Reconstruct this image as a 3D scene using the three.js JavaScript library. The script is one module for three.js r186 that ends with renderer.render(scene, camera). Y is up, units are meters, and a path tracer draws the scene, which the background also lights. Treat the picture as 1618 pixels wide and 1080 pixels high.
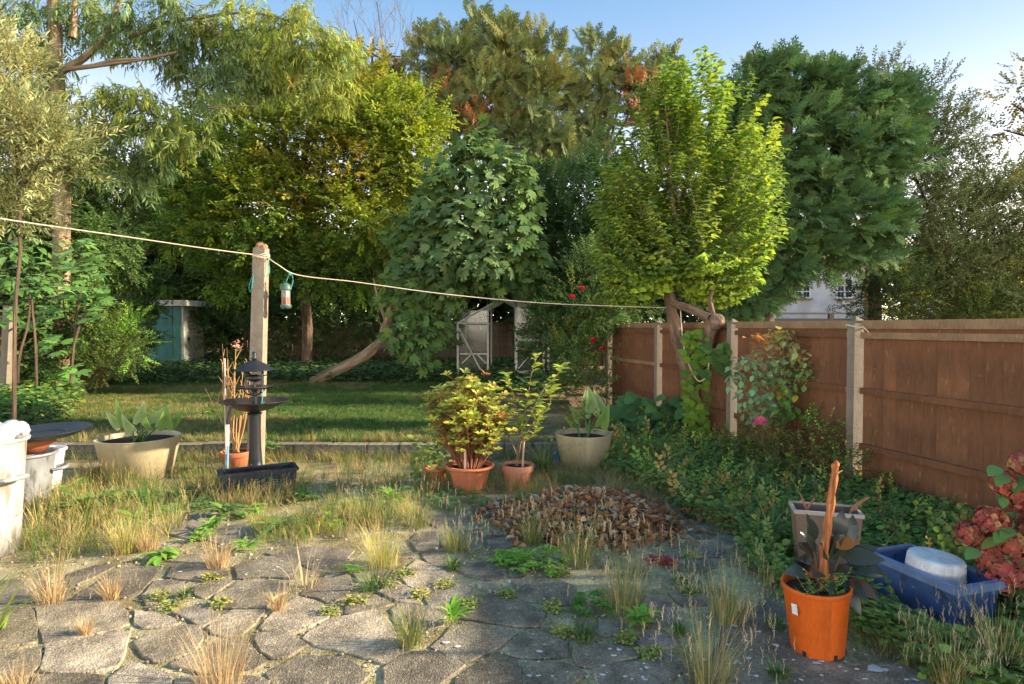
import * as THREE from 'three';
import { mergeGeometries } from 'three/addons/utils/BufferGeometryUtils.js';

// ---------------------------------------------------------------- camera, sky, sun, exposure
const EYE = 1.5, F = 950, PW = 1618, PH = 1080, HORIZON = 515;
const scene = new THREE.Scene();
const camera = new THREE.PerspectiveCamera(2 * Math.atan(PH / 2 / F) * 180 / Math.PI, PW / PH, 0.05, 600);
camera.position.set(0, EYE, 0);
const PITCH = Math.atan((PH / 2 - HORIZON) / F);
camera.rotation.x = -PITCH;
scene.add(camera);

const SUN = new THREE.Vector3(0.91, 0.36, -0.17).normalize();
{
  const w = 512, h = 256, data = new Float32Array(w * h * 4), d = new THREE.Vector3();
  const zen = [0.042, 0.150, 0.325], mid = [0.125, 0.28, 0.465], hor = [5.6, 4.9, 3.9];
  for (let j = 0; j < h; j++) for (let i = 0; i < w; i++) {
    const lat = ((j + .5) / h - .5) * Math.PI, lon = ((i + .5) / w - .5) * Math.PI * 2;
    d.set(Math.cos(lat) * Math.cos(lon), Math.sin(lat), Math.cos(lat) * Math.sin(lon));
    const s = Math.max(d.y, 0), a = Math.exp(-s * 9.5), b = Math.exp(-s * 1.9);
    const c = Math.max(0, d.dot(SUN)), glow = 0.16 * Math.pow(c, 3) + 1.6 * Math.pow(c, 24);
    const k = (j * w + i) * 4;
    for (let n = 0; n < 3; n++) {
      let v = zen[n] * (1 - b) + mid[n] * b; v = v * (1 - a) + hor[n] * a;
      v += glow * [1.0, .92, .80][n] * (.35 + .65 * Math.exp(-s * 1.2));
      if (d.y < 0) v = v * Math.exp(d.y * 6) + (1 - Math.exp(d.y * 6)) * [.16, .15, .11][n];
      data[k + n] = v;
    }
    data[k + 3] = 1;
  }
  const sky = new THREE.DataTexture(data, w, h, THREE.RGBAFormat, THREE.FloatType);
  sky.mapping = THREE.EquirectangularReflectionMapping; sky.magFilter = sky.minFilter = THREE.LinearFilter; sky.needsUpdate = true;
  scene.background = sky; scene.environment = sky;
  scene.backgroundIntensity = scene.environmentIntensity = 0.52;
}
const sun = new THREE.DirectionalLight(new THREE.Color(1.0, 0.84, 0.62), 2.9);
sun.position.copy(SUN).multiplyScalar(60); sun.target.position.set(0, 0, -9);
sun.castShadow = true; sun.shadow.mapSize.set(4096, 4096); sun.shadow.radius = 3;
Object.assign(sun.shadow.camera, { left: -30, right: 30, top: 30, bottom: -30, near: 1, far: 160 });
scene.add(sun, sun.target);
const renderer = new THREE.WebGLRenderer({ antialias: true });
renderer.toneMapping = THREE.LinearToneMapping;
renderer.toneMappingExposure = 4.1;
renderer.shadowMap.enabled = true;

// ---------------------------------------------------------------- helpers
let seed = 7;
const srand = (s) => { seed = s >>> 0; };
const rnd = () => { seed = (seed + 0x6D2B79F5) >>> 0; let t = Math.imul(seed ^ (seed >>> 15), 1 | seed); t = (t + Math.imul(t ^ (t >>> 7), 61 | t)) ^ t; return ((t ^ (t >>> 14)) >>> 0) / 4294967296; };
const rr = (a, b) => a + (b - a) * rnd();
const gauss = () => (rnd() + rnd() + rnd() - 1.5) * 1.15;
const pick = (a) => a[Math.floor(rnd() * a.length) % a.length];
const V = (x, y, z) => new THREE.Vector3(x, y, z);
const C = (r, g, b) => new THREE.Color().setRGB(r, g, b);
const cp = Math.cos(PITCH), sp = Math.sin(PITCH);
function ray(px, py) { const x = (px - PW / 2) / F, y = -(py - PH / 2) / F, z = -1; return V(x, y * cp + z * sp, -y * sp + z * cp); }
// a place in the garden: where the line through a picture point stands D metres away / meets the height y
function P(px, py, D) { const r = ray(px, py); return r.multiplyScalar(D / -r.z).add(V(0, EYE, 0)); }
function G(px, py, y = 0) { const r = ray(px, py); return r.multiplyScalar((y - EYE) / r.y).add(V(0, EYE, 0)); }
const taken = new Map();
function num(name) { const n = taken.get(name) ?? 0; taken.set(name, n + 1); return n ? `${name}_${String(n).padStart(3, '0')}` : name; }
function thing(name, label, category, pos = V(0, 0, 0), group) {
  const o = new THREE.Group(); o.name = num(name); o.position.copy(pos); o.userData = { label, category };
  if (group) o.userData.group = group;
  scene.add(o); return o;
}
function shade(o) { o.castShadow = o.receiveShadow = true; return o; }
function part(name, geo, mat, parent, pos, rot) {
  const m = shade(new THREE.Mesh(geo, mat)); m.name = name;
  if (pos) m.position.copy(pos); if (rot) m.rotation.set(...rot);
  parent.add(m); return m;
}
// a part whose geometry is given in world coordinates, for a thing that stands somewhere
function wpart(name, geo, mat, root) { return part(name, geo, mat, root, root.position.clone().negate()); }
function top(name, geo, mat, label, category, pos, group) {
  const m = part(num(name), geo, mat, scene, pos); m.userData = { label, category }; if (group) m.userData.group = group; return m;
}
function setting(name, geo, mat) { const m = part(num(name), geo, mat, scene); m.userData = { kind: 'structure' }; return m; }

// tileable noise
function lattice(n, s) { srand(s); const a = new Float32Array(n * n); for (let i = 0; i < a.length; i++) a[i] = rnd(); return a; }
function makeNoise(s) {
  const L = {};
  const get = (n) => L[n] ??= lattice(n, s * 131 + n);
  const one = (u, v, n) => {
    const a = get(n), x = u * n, y = v * n, i = Math.floor(x), j = Math.floor(y), f = x - i, g = y - j, sx = f * f * (3 - 2 * f), sy = g * g * (3 - 2 * g);
    const at = (p, q) => a[((q % n + n) % n) * n + ((p % n + n) % n)];
    return (at(i, j) * (1 - sx) + at(i + 1, j) * sx) * (1 - sy) + (at(i, j + 1) * (1 - sx) + at(i + 1, j + 1) * sx) * sy;
  };
  const f = (u, v, n = 4, o = 5) => { let t = 0, w = 0, k = 1; for (let i = 0; i < o; i++) { t += one(u, v, n << i) * k; w += k; k *= .55; } return t / w; };
  f.one = one; return f;
}
function tex(size, fn, srgb = true) {
  const d = new Uint8Array(size * size * 4);
  for (let j = 0; j < size; j++) for (let i = 0; i < size; i++) {
    const c = fn(i / size, j / size), k = (j * size + i) * 4;
    for (let n = 0; n < 3; n++) d[k + n] = Math.max(0, Math.min(255, (c.length ? c[n] : c) * 255));
    d[k + 3] = 255;
  }
  const t = new THREE.DataTexture(d, size, size, THREE.RGBAFormat); t.wrapS = t.wrapT = THREE.RepeatWrapping; t.magFilter = THREE.LinearFilter; t.minFilter = THREE.LinearMipmapLinearFilter; t.generateMipmaps = true;
  if (srgb) { t.colorSpace = THREE.SRGBColorSpace; let s = 0; for (let k = 0; k < d.length; k += 64) s += Math.pow(d[k + 1] / 255, 2.2); t.userData.mean = s / (d.length / 64); }
  t.needsUpdate = true; return t;
}
const rep = (t, x, y = x) => { const c = t.clone(); c.repeat.set(x, y); c.needsUpdate = true; return c; };
const ss = (a, b, x) => { const t = Math.max(0, Math.min(1, (x - a) / (b - a))); return t * t * (3 - 2 * t); };
// colours are the mean albedo: what the map takes away on average is given back
const std = (c, roughness, o = {}) => new THREE.MeshStandardMaterial({ color: C(...c.map((x) => Math.min(1, x / (o.map?.userData.mean ?? 1)))), roughness, side: THREE.DoubleSide, ...o });
// leaf: rough translucent sheet with a waxy coat; colours come from vertices and copies
const leafMat = (c = [1, 1, 1], through = .4, coat = .25, coatRough = .4) => new THREE.MeshPhysicalMaterial({ color: C(...c), roughness: 1, transmission: through, thickness: 0, clearcoat: coat, clearcoatRoughness: coatRough, specularIntensity: .3, side: THREE.DoubleSide, vertexColors: true });

// opaque foliage: conifers and far hedges
const dull = (r, g, b) => { const m = std([1, 1, 1], .9, { vertexColors: true }); m.color.setRGB(r, g, b); return m; };

// geometry collector with vertex colours and uv
class Geo {
  constructor() { this.p = []; this.c = []; this.u = []; this.i = []; }
  get n() { return this.p.length / 3; }
  v(q, c, u = 0, w = 0) { this.p.push(q.x, q.y, q.z); this.c.push(c.r, c.g, c.b); this.u.push(u, w); return this.n - 1; }
  // a leaf: base at origin of m, tip along +y, face towards +z
  leaf(m, L, W, { c = C(1, 1, 1), n = 3, fold = .25, droop = .3, prof = (t) => Math.sin(Math.PI * Math.pow(t, .75)), twist = 0, stalk = 0 } = {}) {
    const q = V(0, 0, 0), rows = [];
    for (let k = 0; k <= n; k++) {
      const t = k / n, a = droop * t, w = W / 2 * Math.max(0, prof(t)), y = L * (stalk + t * (1 - stalk)), z = -L * .5 * a * t, tw = twist * t;
      const put = (s) => { const x = s * w, zz = z + Math.abs(s) * w * fold; q.set(x * Math.cos(tw) - zz * Math.sin(tw) * .3, y * (1 - .15 * a * t), zz + x * Math.sin(tw)).applyMatrix4(m); return this.v(q, c, s * .5 + .5, t); };
      rows.push(w < 1e-5 ? [put(0)] : [put(-1), put(0), put(1)]);
    }
    for (let k = 0; k < n; k++) {
      const a = rows[k], b = rows[k + 1];
      if (a.length === 3 && b.length === 3) this.i.push(a[0], a[1], b[1], a[0], b[1], b[0], a[1], a[2], b[2], a[1], b[2], b[1]);
      else if (a.length === 1 && b.length === 3) this.i.push(a[0], b[1], b[0], a[0], b[2], b[1]);
      else if (a.length === 3) this.i.push(a[0], a[1], b[0], a[1], a[2], b[0]);
    }
    return this;
  }
  // a blade of grass: a bent narrow strip
  blade(base, dir, L, W, bend, c) {
    const side = V(-dir.z, 0, dir.x).normalize(), n = 4, at = base.clone(), d = dir.clone(), out = V(dir.x, 0, dir.z).normalize();
    let pr = null;
    for (let k = 0; k <= n; k++) {
      const w = W / 2 * (1 - Math.pow(k / n, 1.6)) + .0002, a = at.clone().addScaledVector(side, -w), b = at.clone().addScaledVector(side, w), cur = [this.v(a, c, 0, k / n), this.v(b, c, 1, k / n)];
      if (pr) this.i.push(pr[0], pr[1], cur[1], pr[0], cur[1], cur[0]);
      pr = cur; at.addScaledVector(d, L / n); d.addScaledVector(out, bend / n).add(V(0, -bend / n * .6, 0)).normalize();
    }
    return at;
  }
  tube(pts, r0, r1, sides = 6, c = C(1, 1, 1), rough = 0, steps) {
    const cv = pts.length > 2 ? new THREE.CatmullRomCurve3(pts) : new THREE.LineCurve3(pts[0], pts[1]);
    const n = steps ?? Math.max(1, (pts.length - 1) * (sides > 4 ? 4 : 2)), fr = cv.computeFrenetFrames ? null : null; let prev = null, N = V(.31, .2, .93), len = cv.getLength();
    for (let k = 0; k <= n; k++) {
      const t = k / n, q = cv.getPoint(t), T = cv.getTangent(t); N.addScaledVector(T, -N.dot(T)).normalize(); const B = T.clone().cross(N), r = typeof r0 === 'function' ? r0(t) : r0 + (r1 - r0) * t, ring = [];
      for (let s = 0; s <= sides; s++) { const a = s / sides * Math.PI * 2, rr_ = r * (1 + rough * (Math.sin(a * 3 + k * 1.7 + len) * .5 + Math.sin(a * 2 - k * 2.3) * .5)); ring.push(this.v(q.clone().addScaledVector(N, Math.cos(a) * rr_).addScaledVector(B, Math.sin(a) * rr_), c, s / sides, t * len)); }
      if (prev) for (let s = 0; s < sides; s++) this.i.push(prev[s], prev[s + 1], ring[s + 1], prev[s], ring[s + 1], ring[s]);
      prev = ring;
    }
    return this;
  }
  add(g, m) { // another geometry
    const b = this.n, q = V(0, 0, 0), P_ = g.attributes.position, Cc = g.attributes.color, U = g.attributes.uv;
    for (let k = 0; k < P_.count; k++) { q.fromBufferAttribute(P_, k); if (m) q.applyMatrix4(m); this.v(q, Cc ? C(Cc.getX(k), Cc.getY(k), Cc.getZ(k)) : C(1, 1, 1), U ? U.getX(k) : 0, U ? U.getY(k) : 0); }
    const I = g.index; for (let k = 0; k < I.count; k++) this.i.push(b + I.getX(k)); return this;
  }
  build() {
    const g = new THREE.BufferGeometry();
    g.setAttribute('position', new THREE.Float32BufferAttribute(this.p, 3)); g.setAttribute('color', new THREE.Float32BufferAttribute(this.c, 3)); g.setAttribute('uv', new THREE.Float32BufferAttribute(this.u, 2));
    g.setIndex(this.i); g.computeVertexNormals(); return g;
  }
}
const UP = V(0, 1, 0), q0 = new THREE.Quaternion();
// matrix: +y along dir, +z turned towards 'face', scaled
function orient(pos, dir, s = 1, face = UP, roll = 0, sy = s) {
  const y = dir.clone().normalize(), z = face.clone().addScaledVector(y, -face.dot(y)); if (z.lengthSq() < 1e-4) z.set(.3, .1, .9).addScaledVector(y, -z.dot(y)); z.normalize();
  const x = y.clone().cross(z), m = new THREE.Matrix4().makeBasis(x, y, z);
  if (roll) m.multiply(new THREE.Matrix4().makeRotationY(roll));
  return m.scale(V(s, sy, s)).setPosition(pos);
}
const mul = (c, k) => C(c.r * k, c.g * k, c.b * k);
const vary = (c, a = .25) => { const k = 1 + rr(-a, a), w = rr(-a, a) * .5; return C(c[0] * k * (1 + w), c[1] * k, c[2] * k * (1 - w)); };
function copies(name, geo, mat, items, parent, root) {
  const im = shade(new THREE.InstancedMesh(geo, mat, items.length)); im.name = name;
  items.forEach((it, k) => { im.setMatrixAt(k, it.m); im.setColorAt(k, it.c); });
  if (root) im.position.copy(root.position).negate();
  parent.add(im); return im;
}
// boxes with uv in metres
function box(w, h, d, x = 0, y = 0, z = 0, m) {
  const g = new THREE.BoxGeometry(w, h, d), uv = g.attributes.uv, dims = [[d, h], [d, h], [w, d], [w, d], [w, h], [w, h]];
  for (let k = 0; k < 24; k++) { const [a, b] = dims[Math.floor(k / 4)]; uv.setXY(k, uv.getX(k) * a + x * .37, uv.getY(k) * b + y * .61); }
  g.translate(x, y, z); if (m) g.applyMatrix4(m); return g;
}
const lathe = (pts, n = 40) => { const g = new THREE.LatheGeometry(pts.map(([r, y]) => new THREE.Vector2(r, y)), n); const uv = g.attributes.uv, R = Math.max(...pts.map((p) => p[0])), L = pts.reduce((s, p, k) => k ? s + Math.hypot(p[0] - pts[k - 1][0], p[1] - pts[k - 1][1]) : 0, 0); for (let k = 0; k < uv.count; k++) uv.setXY(k, uv.getX(k) * 6.28 * R, uv.getY(k) * L); return g; };
const tubeG = (pts, r0, r1 = r0, sides = 8, rough = 0, steps) => new Geo().tube(pts, r0, r1, sides, C(1, 1, 1), rough, steps).build();
const merge = (a) => mergeGeometries(a.map((g) => g.index ? g.toNonIndexed() : g).map((g) => { for (const k of Object.keys(g.attributes)) if (!['position', 'normal', 'uv'].includes(k)) g.deleteAttribute(k); return g; }));

// ---------------------------------------------------------------- textures and materials
const nz = makeNoise(3), nz2 = makeNoise(11);
const T = {};
T.stone = tex(1024, (u, v) => { const a = nz(u, v, 6, 6), g = nz2(u, v, 128, 2), l = ss(.60, .68, nz2(u + .3, v, 24, 4)), s = ss(.80, .86, nz.one(u, v, 90)), k = .50 + .62 * (a - .2) + .30 * (g - .5); return [k + .05 * l + .3 * s * .6, k + .045 * l + .3 * s * .6, k * .97 + .0 * l + .28 * s * .6]; });
T.stoneBump = tex(1024, (u, v) => .5 * nz(u, v, 16, 5) + .5 * nz2(u, v, 128, 2), false);
T.soil = tex(1024, (u, v) => { const a = nz(u, v, 5, 6), g = nz2(u, v, 96, 3), m = ss(.5, .62, nz2(u, v, 7, 5)); const k = .45 + .4 * a + .35 * (g - .5); return [k * (1 - .14 * m), k * (.93 - .15 * m), k * (.82 - .2 * m)]; });
T.wood = tex(1024, (u, v) => { const a = nz(u, v * .25, 48, 3), b = nz2(u, v, 4, 4), s = ss(.70, .80, nz2(u, v * .4, 30, 5)); const k = .78 + .16 * (a - .5) + .26 * (b - .5); return [k + .16 * s, k + .18 * s, k + .18 * s]; });
T.weather = tex(512, (u, v) => { const a = nz(u * 1, v, 6, 5), b = nz2(u, v, 64, 3), l = ss(.6, .7, nz2(u, v, 12, 4)); const k = .62 + .35 * (a - .5) + .35 * (b - .5); return [k + .05 * l, k + .04 * l, k - .05 * l]; });
T.fine = tex(512, (u, v) => { const a = nz(u, v, 5, 5), b = nz2(u, v, 90, 2); const k = .82 + .22 * (a - .5) + .12 * (b - .5); return [k, k, k]; });
T.grainBump = tex(512, (u, v) => nz2(u, v, 64, 3), false);
T.bark = tex(512, (u, v) => { const a = nz(u, v * .3, 20, 4), b = nz2(u, v, 5, 4); const k = .45 + .55 * a + .3 * (b - .5); return [k, k * .97, k * .92]; });
T.zinc = tex(512, (u, v) => { const a = nz(u, v, 7, 5), s = ss(.55, .7, nz2(u, v, 9, 5)); const k = .78 + .3 * (a - .5) - .16 * s; return [k, k * (1 - .03 * s), k * (1 - .08 * s)]; });
const M = {
  soil: std([.15, .11, .07], 1, { map: rep(T.soil, .9), bumpMap: rep(T.stoneBump, .9), bumpScale: .02 }),
  mortar: std([.54, .37, .205], 1, { map: rep(T.soil, 1.1), bumpMap: rep(T.stoneBump, 1.3), bumpScale: .012 }),
  concrete: std([.235, .195, .145], .95, { map: rep(T.fine, 1.5), bumpMap: rep(T.grainBump, 3), bumpScale: .006 }),
  fence: std([.18, .076, .031], .85, { map: rep(T.wood, 1.2), bumpMap: rep(T.wood, 1.2), bumpScale: .003 }),
  fence2: std([.16, .066, .027], .85, { map: rep(T.wood, .9), bumpMap: rep(T.wood, .9), bumpScale: .003 }),
  cap: std([.27, .165, .085], .85, { map: rep(T.wood, 1.6) }),
  darkwood: std([.15, .10, .065], .95, { map: rep(T.wood, 1) }),
  terracotta: std([.50, .16, .07], .75, { map: rep(T.fine, 2) }),
  terrapale: std([.52, .225, .13], .85, { map: rep(T.fine, 2) }),
  beige: std([.46, .385, .235], .55, { map: rep(T.fine, 1.5) }),
  black: std([.018, .020, .024], .42, { map: rep(T.fine, 3) }),
  blackplastic: std([.022, .028, .042], .38),
  zinc: std([.42, .41, .385], .55, { metalness: .2, map: rep(T.zinc, 1.3) }),
  zincdark: std([.30, .31, .32], .5, { metalness: .4, map: rep(T.zinc, 2) }),
  orange: std([.60, .105, .006], .48, { map: rep(T.fine, 1.6) }),
  blue: std([.05, .10, .235], .45, { map: rep(T.zinc, 1.4) }),
  taupe: std([.18, .12, .085], .6, { map: rep(T.fine, 2) }),
  white: std([.72, .70, .64], .6, { map: rep(T.fine, 2.5) }),
  alu: std([.66, .63, .57], .5, { map: rep(T.fine, 3) }),
  compost: std([.045, .03, .02], 1, { map: rep(T.soil, 4), bumpMap: rep(T.stoneBump, 4), bumpScale: .02 }),
  bark: std([.13, .09, .065], .95, { map: T.bark, bumpMap: T.bark, bumpScale: .02 }),
  barkdark: std([.06, .043, .032], .95, { map: T.bark, bumpMap: T.bark, bumpScale: .02 }),
  barkpale: std([.34, .25, .17], .85, { map: rep(T.bark, 1, .6), bumpMap: T.bark, bumpScale: .006 }),
  rope: std([.72, .62, .44], .9), twine: std([.05, .30, .27], .8),
  glass: new THREE.MeshPhysicalMaterial({ color: C(.86, .9, .88), roughness: .06, transmission: 1, thickness: 0, side: THREE.DoubleSide }),
};

// ================================================================ THE SETTING
function sheet(w, d, n, y0, cx, cz, amp = 0) {
  const g = new THREE.PlaneGeometry(w, d, n, n); g.rotateX(-Math.PI / 2); const p = g.attributes.position, u = g.attributes.uv;
  for (let k = 0; k < p.count; k++) { const x = p.getX(k) + cx, z = p.getZ(k) + cz; p.setXYZ(k, x, y0 + amp * (nz2(x / 16 + 40, z / 16 + 40, 8, 3) - .5), z); u.setXY(k, x, z); }
  g.computeVertexNormals(); return g;
}
setting('ground', sheet(500, 500, 40, -.05, 0, -60), M.soil);
setting('patio_bed', sheet(13, 7.6, 220, -.009, -1.5, -3.2, .006), M.mortar);
const EDGE = 6.85, LAWN = .15;
{ // the lawn stands one low step above the patio
  const s = new THREE.Shape([[-16, EDGE + .09], [.35, EDGE + .09], [1.0, 8.2], [1.2, 34], [-16, 34]].map(([x, z]) => new THREE.Vector2(x, z)));
  const g = new THREE.ExtrudeGeometry(s, { depth: .2, bevelEnabled: false }); g.rotateX(-Math.PI / 2); g.translate(0, LAWN - .2, 0);
  const m = setting('lawn_ground', g, std([.16, .14, .07], 1, { map: rep(T.soil, .7), bumpMap: rep(T.stoneBump, .7), bumpScale: .02 })); m.position.set(0, 0, 0);
}

// ---------------------------------------------------------------- crazy paving, slab by slab (outlines in picture points)
const slabs = `d 158,917 196,897 254,891 243,911 219,937 196,941 161,945 111,947 146,926
t 57,958 111,949 159,947 185,949 200,965 204,984 167,995 104,1010 69,1013 63,984
p 72,1017 130,1008 185,998 206,997 200,1010 196,1034 185,1052 148,1060 93,1063 63,1058 72,1034
p 172,1071 200,1050 222,1047 239,1056 267,1065 275,1085 260,1110 180,1110
p 213,963 241,967 274,976 282,984 256,989 230,991 215,984
t 213,1013 241,999 289,986 315,989 319,1010 307,1028 256,1043 247,1045 228,1036
t 226,939 247,917 263,915 289,919 289,943 260,950 232,954
d 265,911 274,893 315,889 354,897 361,910 320,917 278,913
t 307,926 335,917 369,917 339,936 328,943 309,939
t 332,958 343,937 376,921 417,915 459,919 454,934 435,941 421,958 380,960
g 274,967 306,958 332,962 346,969 339,980 319,988 302,978
p 350,973 369,963 417,963 413,971 396,989 383,999 361,1004 337,999 328,991
p 432,967 454,952 472,941 497,949 511,956 523,967 517,975 487,989 465,999 417,995 413,988
t 408,1000 435,997 463,1002 485,1017 454,1036 432,1038 413,1028 404,1010
t 387,1015 400,1025 421,1045 398,1058 376,1065 343,1062 315,1062 270,1049 311,1030 324,1023 361,1008
g 422,1062 454,1045 482,1034 510,1036 543,1036 569,1054 582,1065 570,1077 520,1110 440,1110
p 480,1006 491,995 523,976 537,973 593,963 608,971 619,988 630,1010 628,1028 619,1047 600,1045 563,1032 530,1023 500,1019
g 545,954 565,943 593,941 621,952 593,960 546,969
d 476,939 497,917 528,904 552,908 556,928 545,941 519,950 504,943
g 598,934 626,919 645,928 667,937 656,949 630,949
p 630,906 659,884 685,893 715,908 704,919 669,934 645,924
g 670,943 709,921 730,919 747,932 741,945 724,960 696,963 678,956
g 619,962 633,952 659,952 685,960 704,969 700,986 682,989 630,993
d 728,975 747,958 774,937 811,947 843,958 861,969 852,989 820,989 774,982
g 682,1021 700,1006 713,989 741,982 778,991 815,1000 787,1021 737,1045 708,1036
d 606,1056 630,1038 648,1030 682,1028 713,1041 734,1049 722,1060 695,1078 685,1100 611,1100
g 791,1028 830,995 865,1000 896,1013 895,1036 861,1038 820,1037
d 721,1069 750,1051 778,1034 815,1041 822,1058 824,1080 830,1120 715,1120
d 826,1045 887,1047 911,1054 928,1064 904,1078 890,1110 834,1110
d 906,1034 909,1023 928,1015 969,1021 1010,1025 1011,1036 972,1045 941,1054 913,1051
d 937,1058 972,1047 1008,1045 1015,1058 1039,1076 1060,1100 960,1110
g 811,915 854,911 889,917 909,926 908,954 880,954 833,949 807,936
t 757,921 778,921 800,934 787,936 756,926
d 719,898 754,889 769,885 798,891 800,911 769,915 741,908
d 804,891 835,889 843,902 824,910 806,911
d 946,976 982,984 980,995 954,1004 945,999
r 998,1006 1028,995 1037,995 1072,1010 1061,1021 1018,1023
d 1011,1047 1037,1034 1074,1038 1078,1056 1056,1080 1028,1065
d 1150,975 1215,950 1240,960 1290,1038 1350,1052 1430,1045 1475,1075 1470,1120 1250,1120 1135,1110 1120,1050
d 1085,1050 1115,1040 1118,1060 1125,1115 1075,1115
g 278,815 320,812 335,830 300,850 265,842
g 338,832 395,828 405,845 350,858 322,850
g 372,893 430,878 470,890 465,913 410,910 376,913
d 420,873 500,862 560,868 545,885 500,900 475,890
g 560,905 600,888 625,902 600,915 568,918
t 262,886 330,868 365,880 350,892 300,887
g 663,871 700,869 737,871 724,890 691,897 669,880
g 647,853 663,840 689,840 693,864 660,869
g 667,821 710,814 739,810 736,823 691,832
d 770,845 819,843 821,858 796,867 770,862
d 746,797 796,793 800,802 770,817 748,810
d 700,842 760,835 764,862 740,868 698,862
r 1093,869 1112,863 1145,866 1133,879 1109,877
g 1119,853 1145,843 1185,851 1154,864 
d 1087,881 1105,879 1129,884 1129,895 1103,903 1085,895
d 1045,875 1077,874 1082,890 1072,898 1042,892
g 1039,909 1093,906 1096,922 1056,928
d 1056,936 1112,936 1116,954 1080,957
g 1085,838 1115,829 1160,825 1170,838 1130,848 1100,850
d 915,975 935,970 940,1000 925,1010 905,1005
d 1020,945 1048,940 1070,962 1060,985 1020,985
t -60,962 -10,957 48,955 57,985 60,1012 0,1022 -60,1025
t -60,1032 0,1028 62,1022 62,1050 30,1075 -60,1090
d 60,1066 120,1066 165,1068 160,1110 40,1110
d -40,925 20,915 70,918 95,935 55,950 -40,952
d 110,905 150,893 190,890 150,910 112,925
d 840,700 880,702 876,716 838,714
g 280,1070 340,1068 400,1068 425,1075 420,1110 270,1110`.split('\n');
const slabTone = { d: [.205, .166, .124], g: [.27, .222, .168], t: [.31, .25, .175], p: [.43, .345, .255], r: [.32, .235, .20] };
const slabMats = {};
for (const [k, c] of Object.entries(slabTone)) slabMats[k] = [0, 1, 2].map((j) => std(c.map((x, n) => x * (1 + (j - 1) * .09 * (n === 2 ? 1.3 : 1))), .93, { map: rep(T.stone, 1.1 + .23 * j), bumpMap: rep(T.stoneBump, 1.6), bumpScale: .011 }));
const paving = thing('crazy_paving', 'weathered crazy paving terrace of broken grey and tan slabs', 'paving');
const slabPolys = [];
function slab(pts, tone, raise) { // pts: [x, z] in metres
  const cx = pts.reduce((s, p) => s + p[0], 0) / pts.length, cz = pts.reduce((s, p) => s + p[1], 0) / pts.length;
  slabPolys.push(pts);
  const fine = [];
  for (let k = 0; k < pts.length; k++) { // ragged edges
    const a = pts[k], b = pts[(k + 1) % pts.length], L = Math.hypot(b[0] - a[0], b[1] - a[1]), n = Math.max(1, Math.min(5, Math.round(L / .045)));
    for (let j = 0; j < n; j++) { const t = j / n, w = j ? .005 : .003; fine.push([a[0] + (b[0] - a[0]) * t + rr(-w, w), a[1] + (b[1] - a[1]) * t + rr(-w, w)]); }
  }
  const inset = (d) => fine.map(([x, z]) => { const L = Math.hypot(x - cx, z - cz) || 1; return [x - (x - cx) / L * d, z - (z - cz) / L * d]; });
  const o = [rr(0, 9), rr(0, 9)], tx = rr(-.007, .007), tz = rr(-.007, .007), pos = [], uv = [], idx = [], put = (r, y) => { for (const [x, z] of r) { pos.push(x, y + (x - cx) * tx + (z - cz) * tz + raise, z); uv.push(x + o[0], z + o[1]); } };
  const n = fine.length, r0 = inset(-.008), r1 = inset(-.007), r2 = inset(-.003);
  put(r0, -.05); put(r0, -.007); put(r1, -.003); put(r2, .0); put(r2, .0);
  for (let s = 0; s < 3; s++) for (let k = 0; k < n; k++) { const a = s * n + k, b = s * n + (k + 1) % n; idx.push(a, b, b + n, a, b + n, a + n); }
  const tri = THREE.ShapeUtils.triangulateShape(r2.map(([x, z]) => new THREE.Vector2(x, z)), []);
  for (const [a, b, c] of tri) idx.push(4 * n + a, 4 * n + b, 4 * n + c);
  let g = new THREE.BufferGeometry(); g.setAttribute('position', new THREE.Float32BufferAttribute(pos, 3)); g.setAttribute('uv', new THREE.Float32BufferAttribute(uv, 2)); g.setIndex(idx); g.computeVertexNormals();
  part('slab', g, pick(slabMats[tone]), paving);
}
srand(21);
for (const line of slabs) {
  const [tone, ...pp] = line.trim().split(' ');
  slab(pp.map((s) => { const [x, y] = s.split(',').map(Number), q = G(x, y); return [q.x, q.z]; }), tone, rr(.0, .005));
}
for (let i = -8; i < 6; i++) for (let j = 0; j < 5; j++) { // the terrace goes on under the camera and to the left
  const s = .46, x = i * s + rr(-.04, .04), z = -.35 - j * .42 - (i % 2) * .05; if (z < -2.28 && x > -2.9 && x < 2.4) continue;
  const q = [[x - s / 2, z - .2], [x + s / 2 - .03, z - .2], [x + s / 2 - .03, z + .18], [x - s / 2, z + .18]].map(([a, b]) => [a + rr(-.03, .02), b + rr(-.02, .02)]);
  if (q.every(([a, b]) => b > -2.3)) slab(q, pick(['d', 'g', 'g', 't']), rr(-.003, .003));
}
const inside = (x, z, poly) => { let c = false; for (let i = 0, j = poly.length - 1; i < poly.length; j = i++) { const a = poly[i], b = poly[j]; if ((a[1] > z) !== (b[1] > z) && x < (b[0] - a[0]) * (z - a[1]) / (b[1] - a[1]) + a[0]) c = !c; } return c; };
const onSlab = (x, z) => slabPolys.some((p) => inside(x, z, p));

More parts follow.
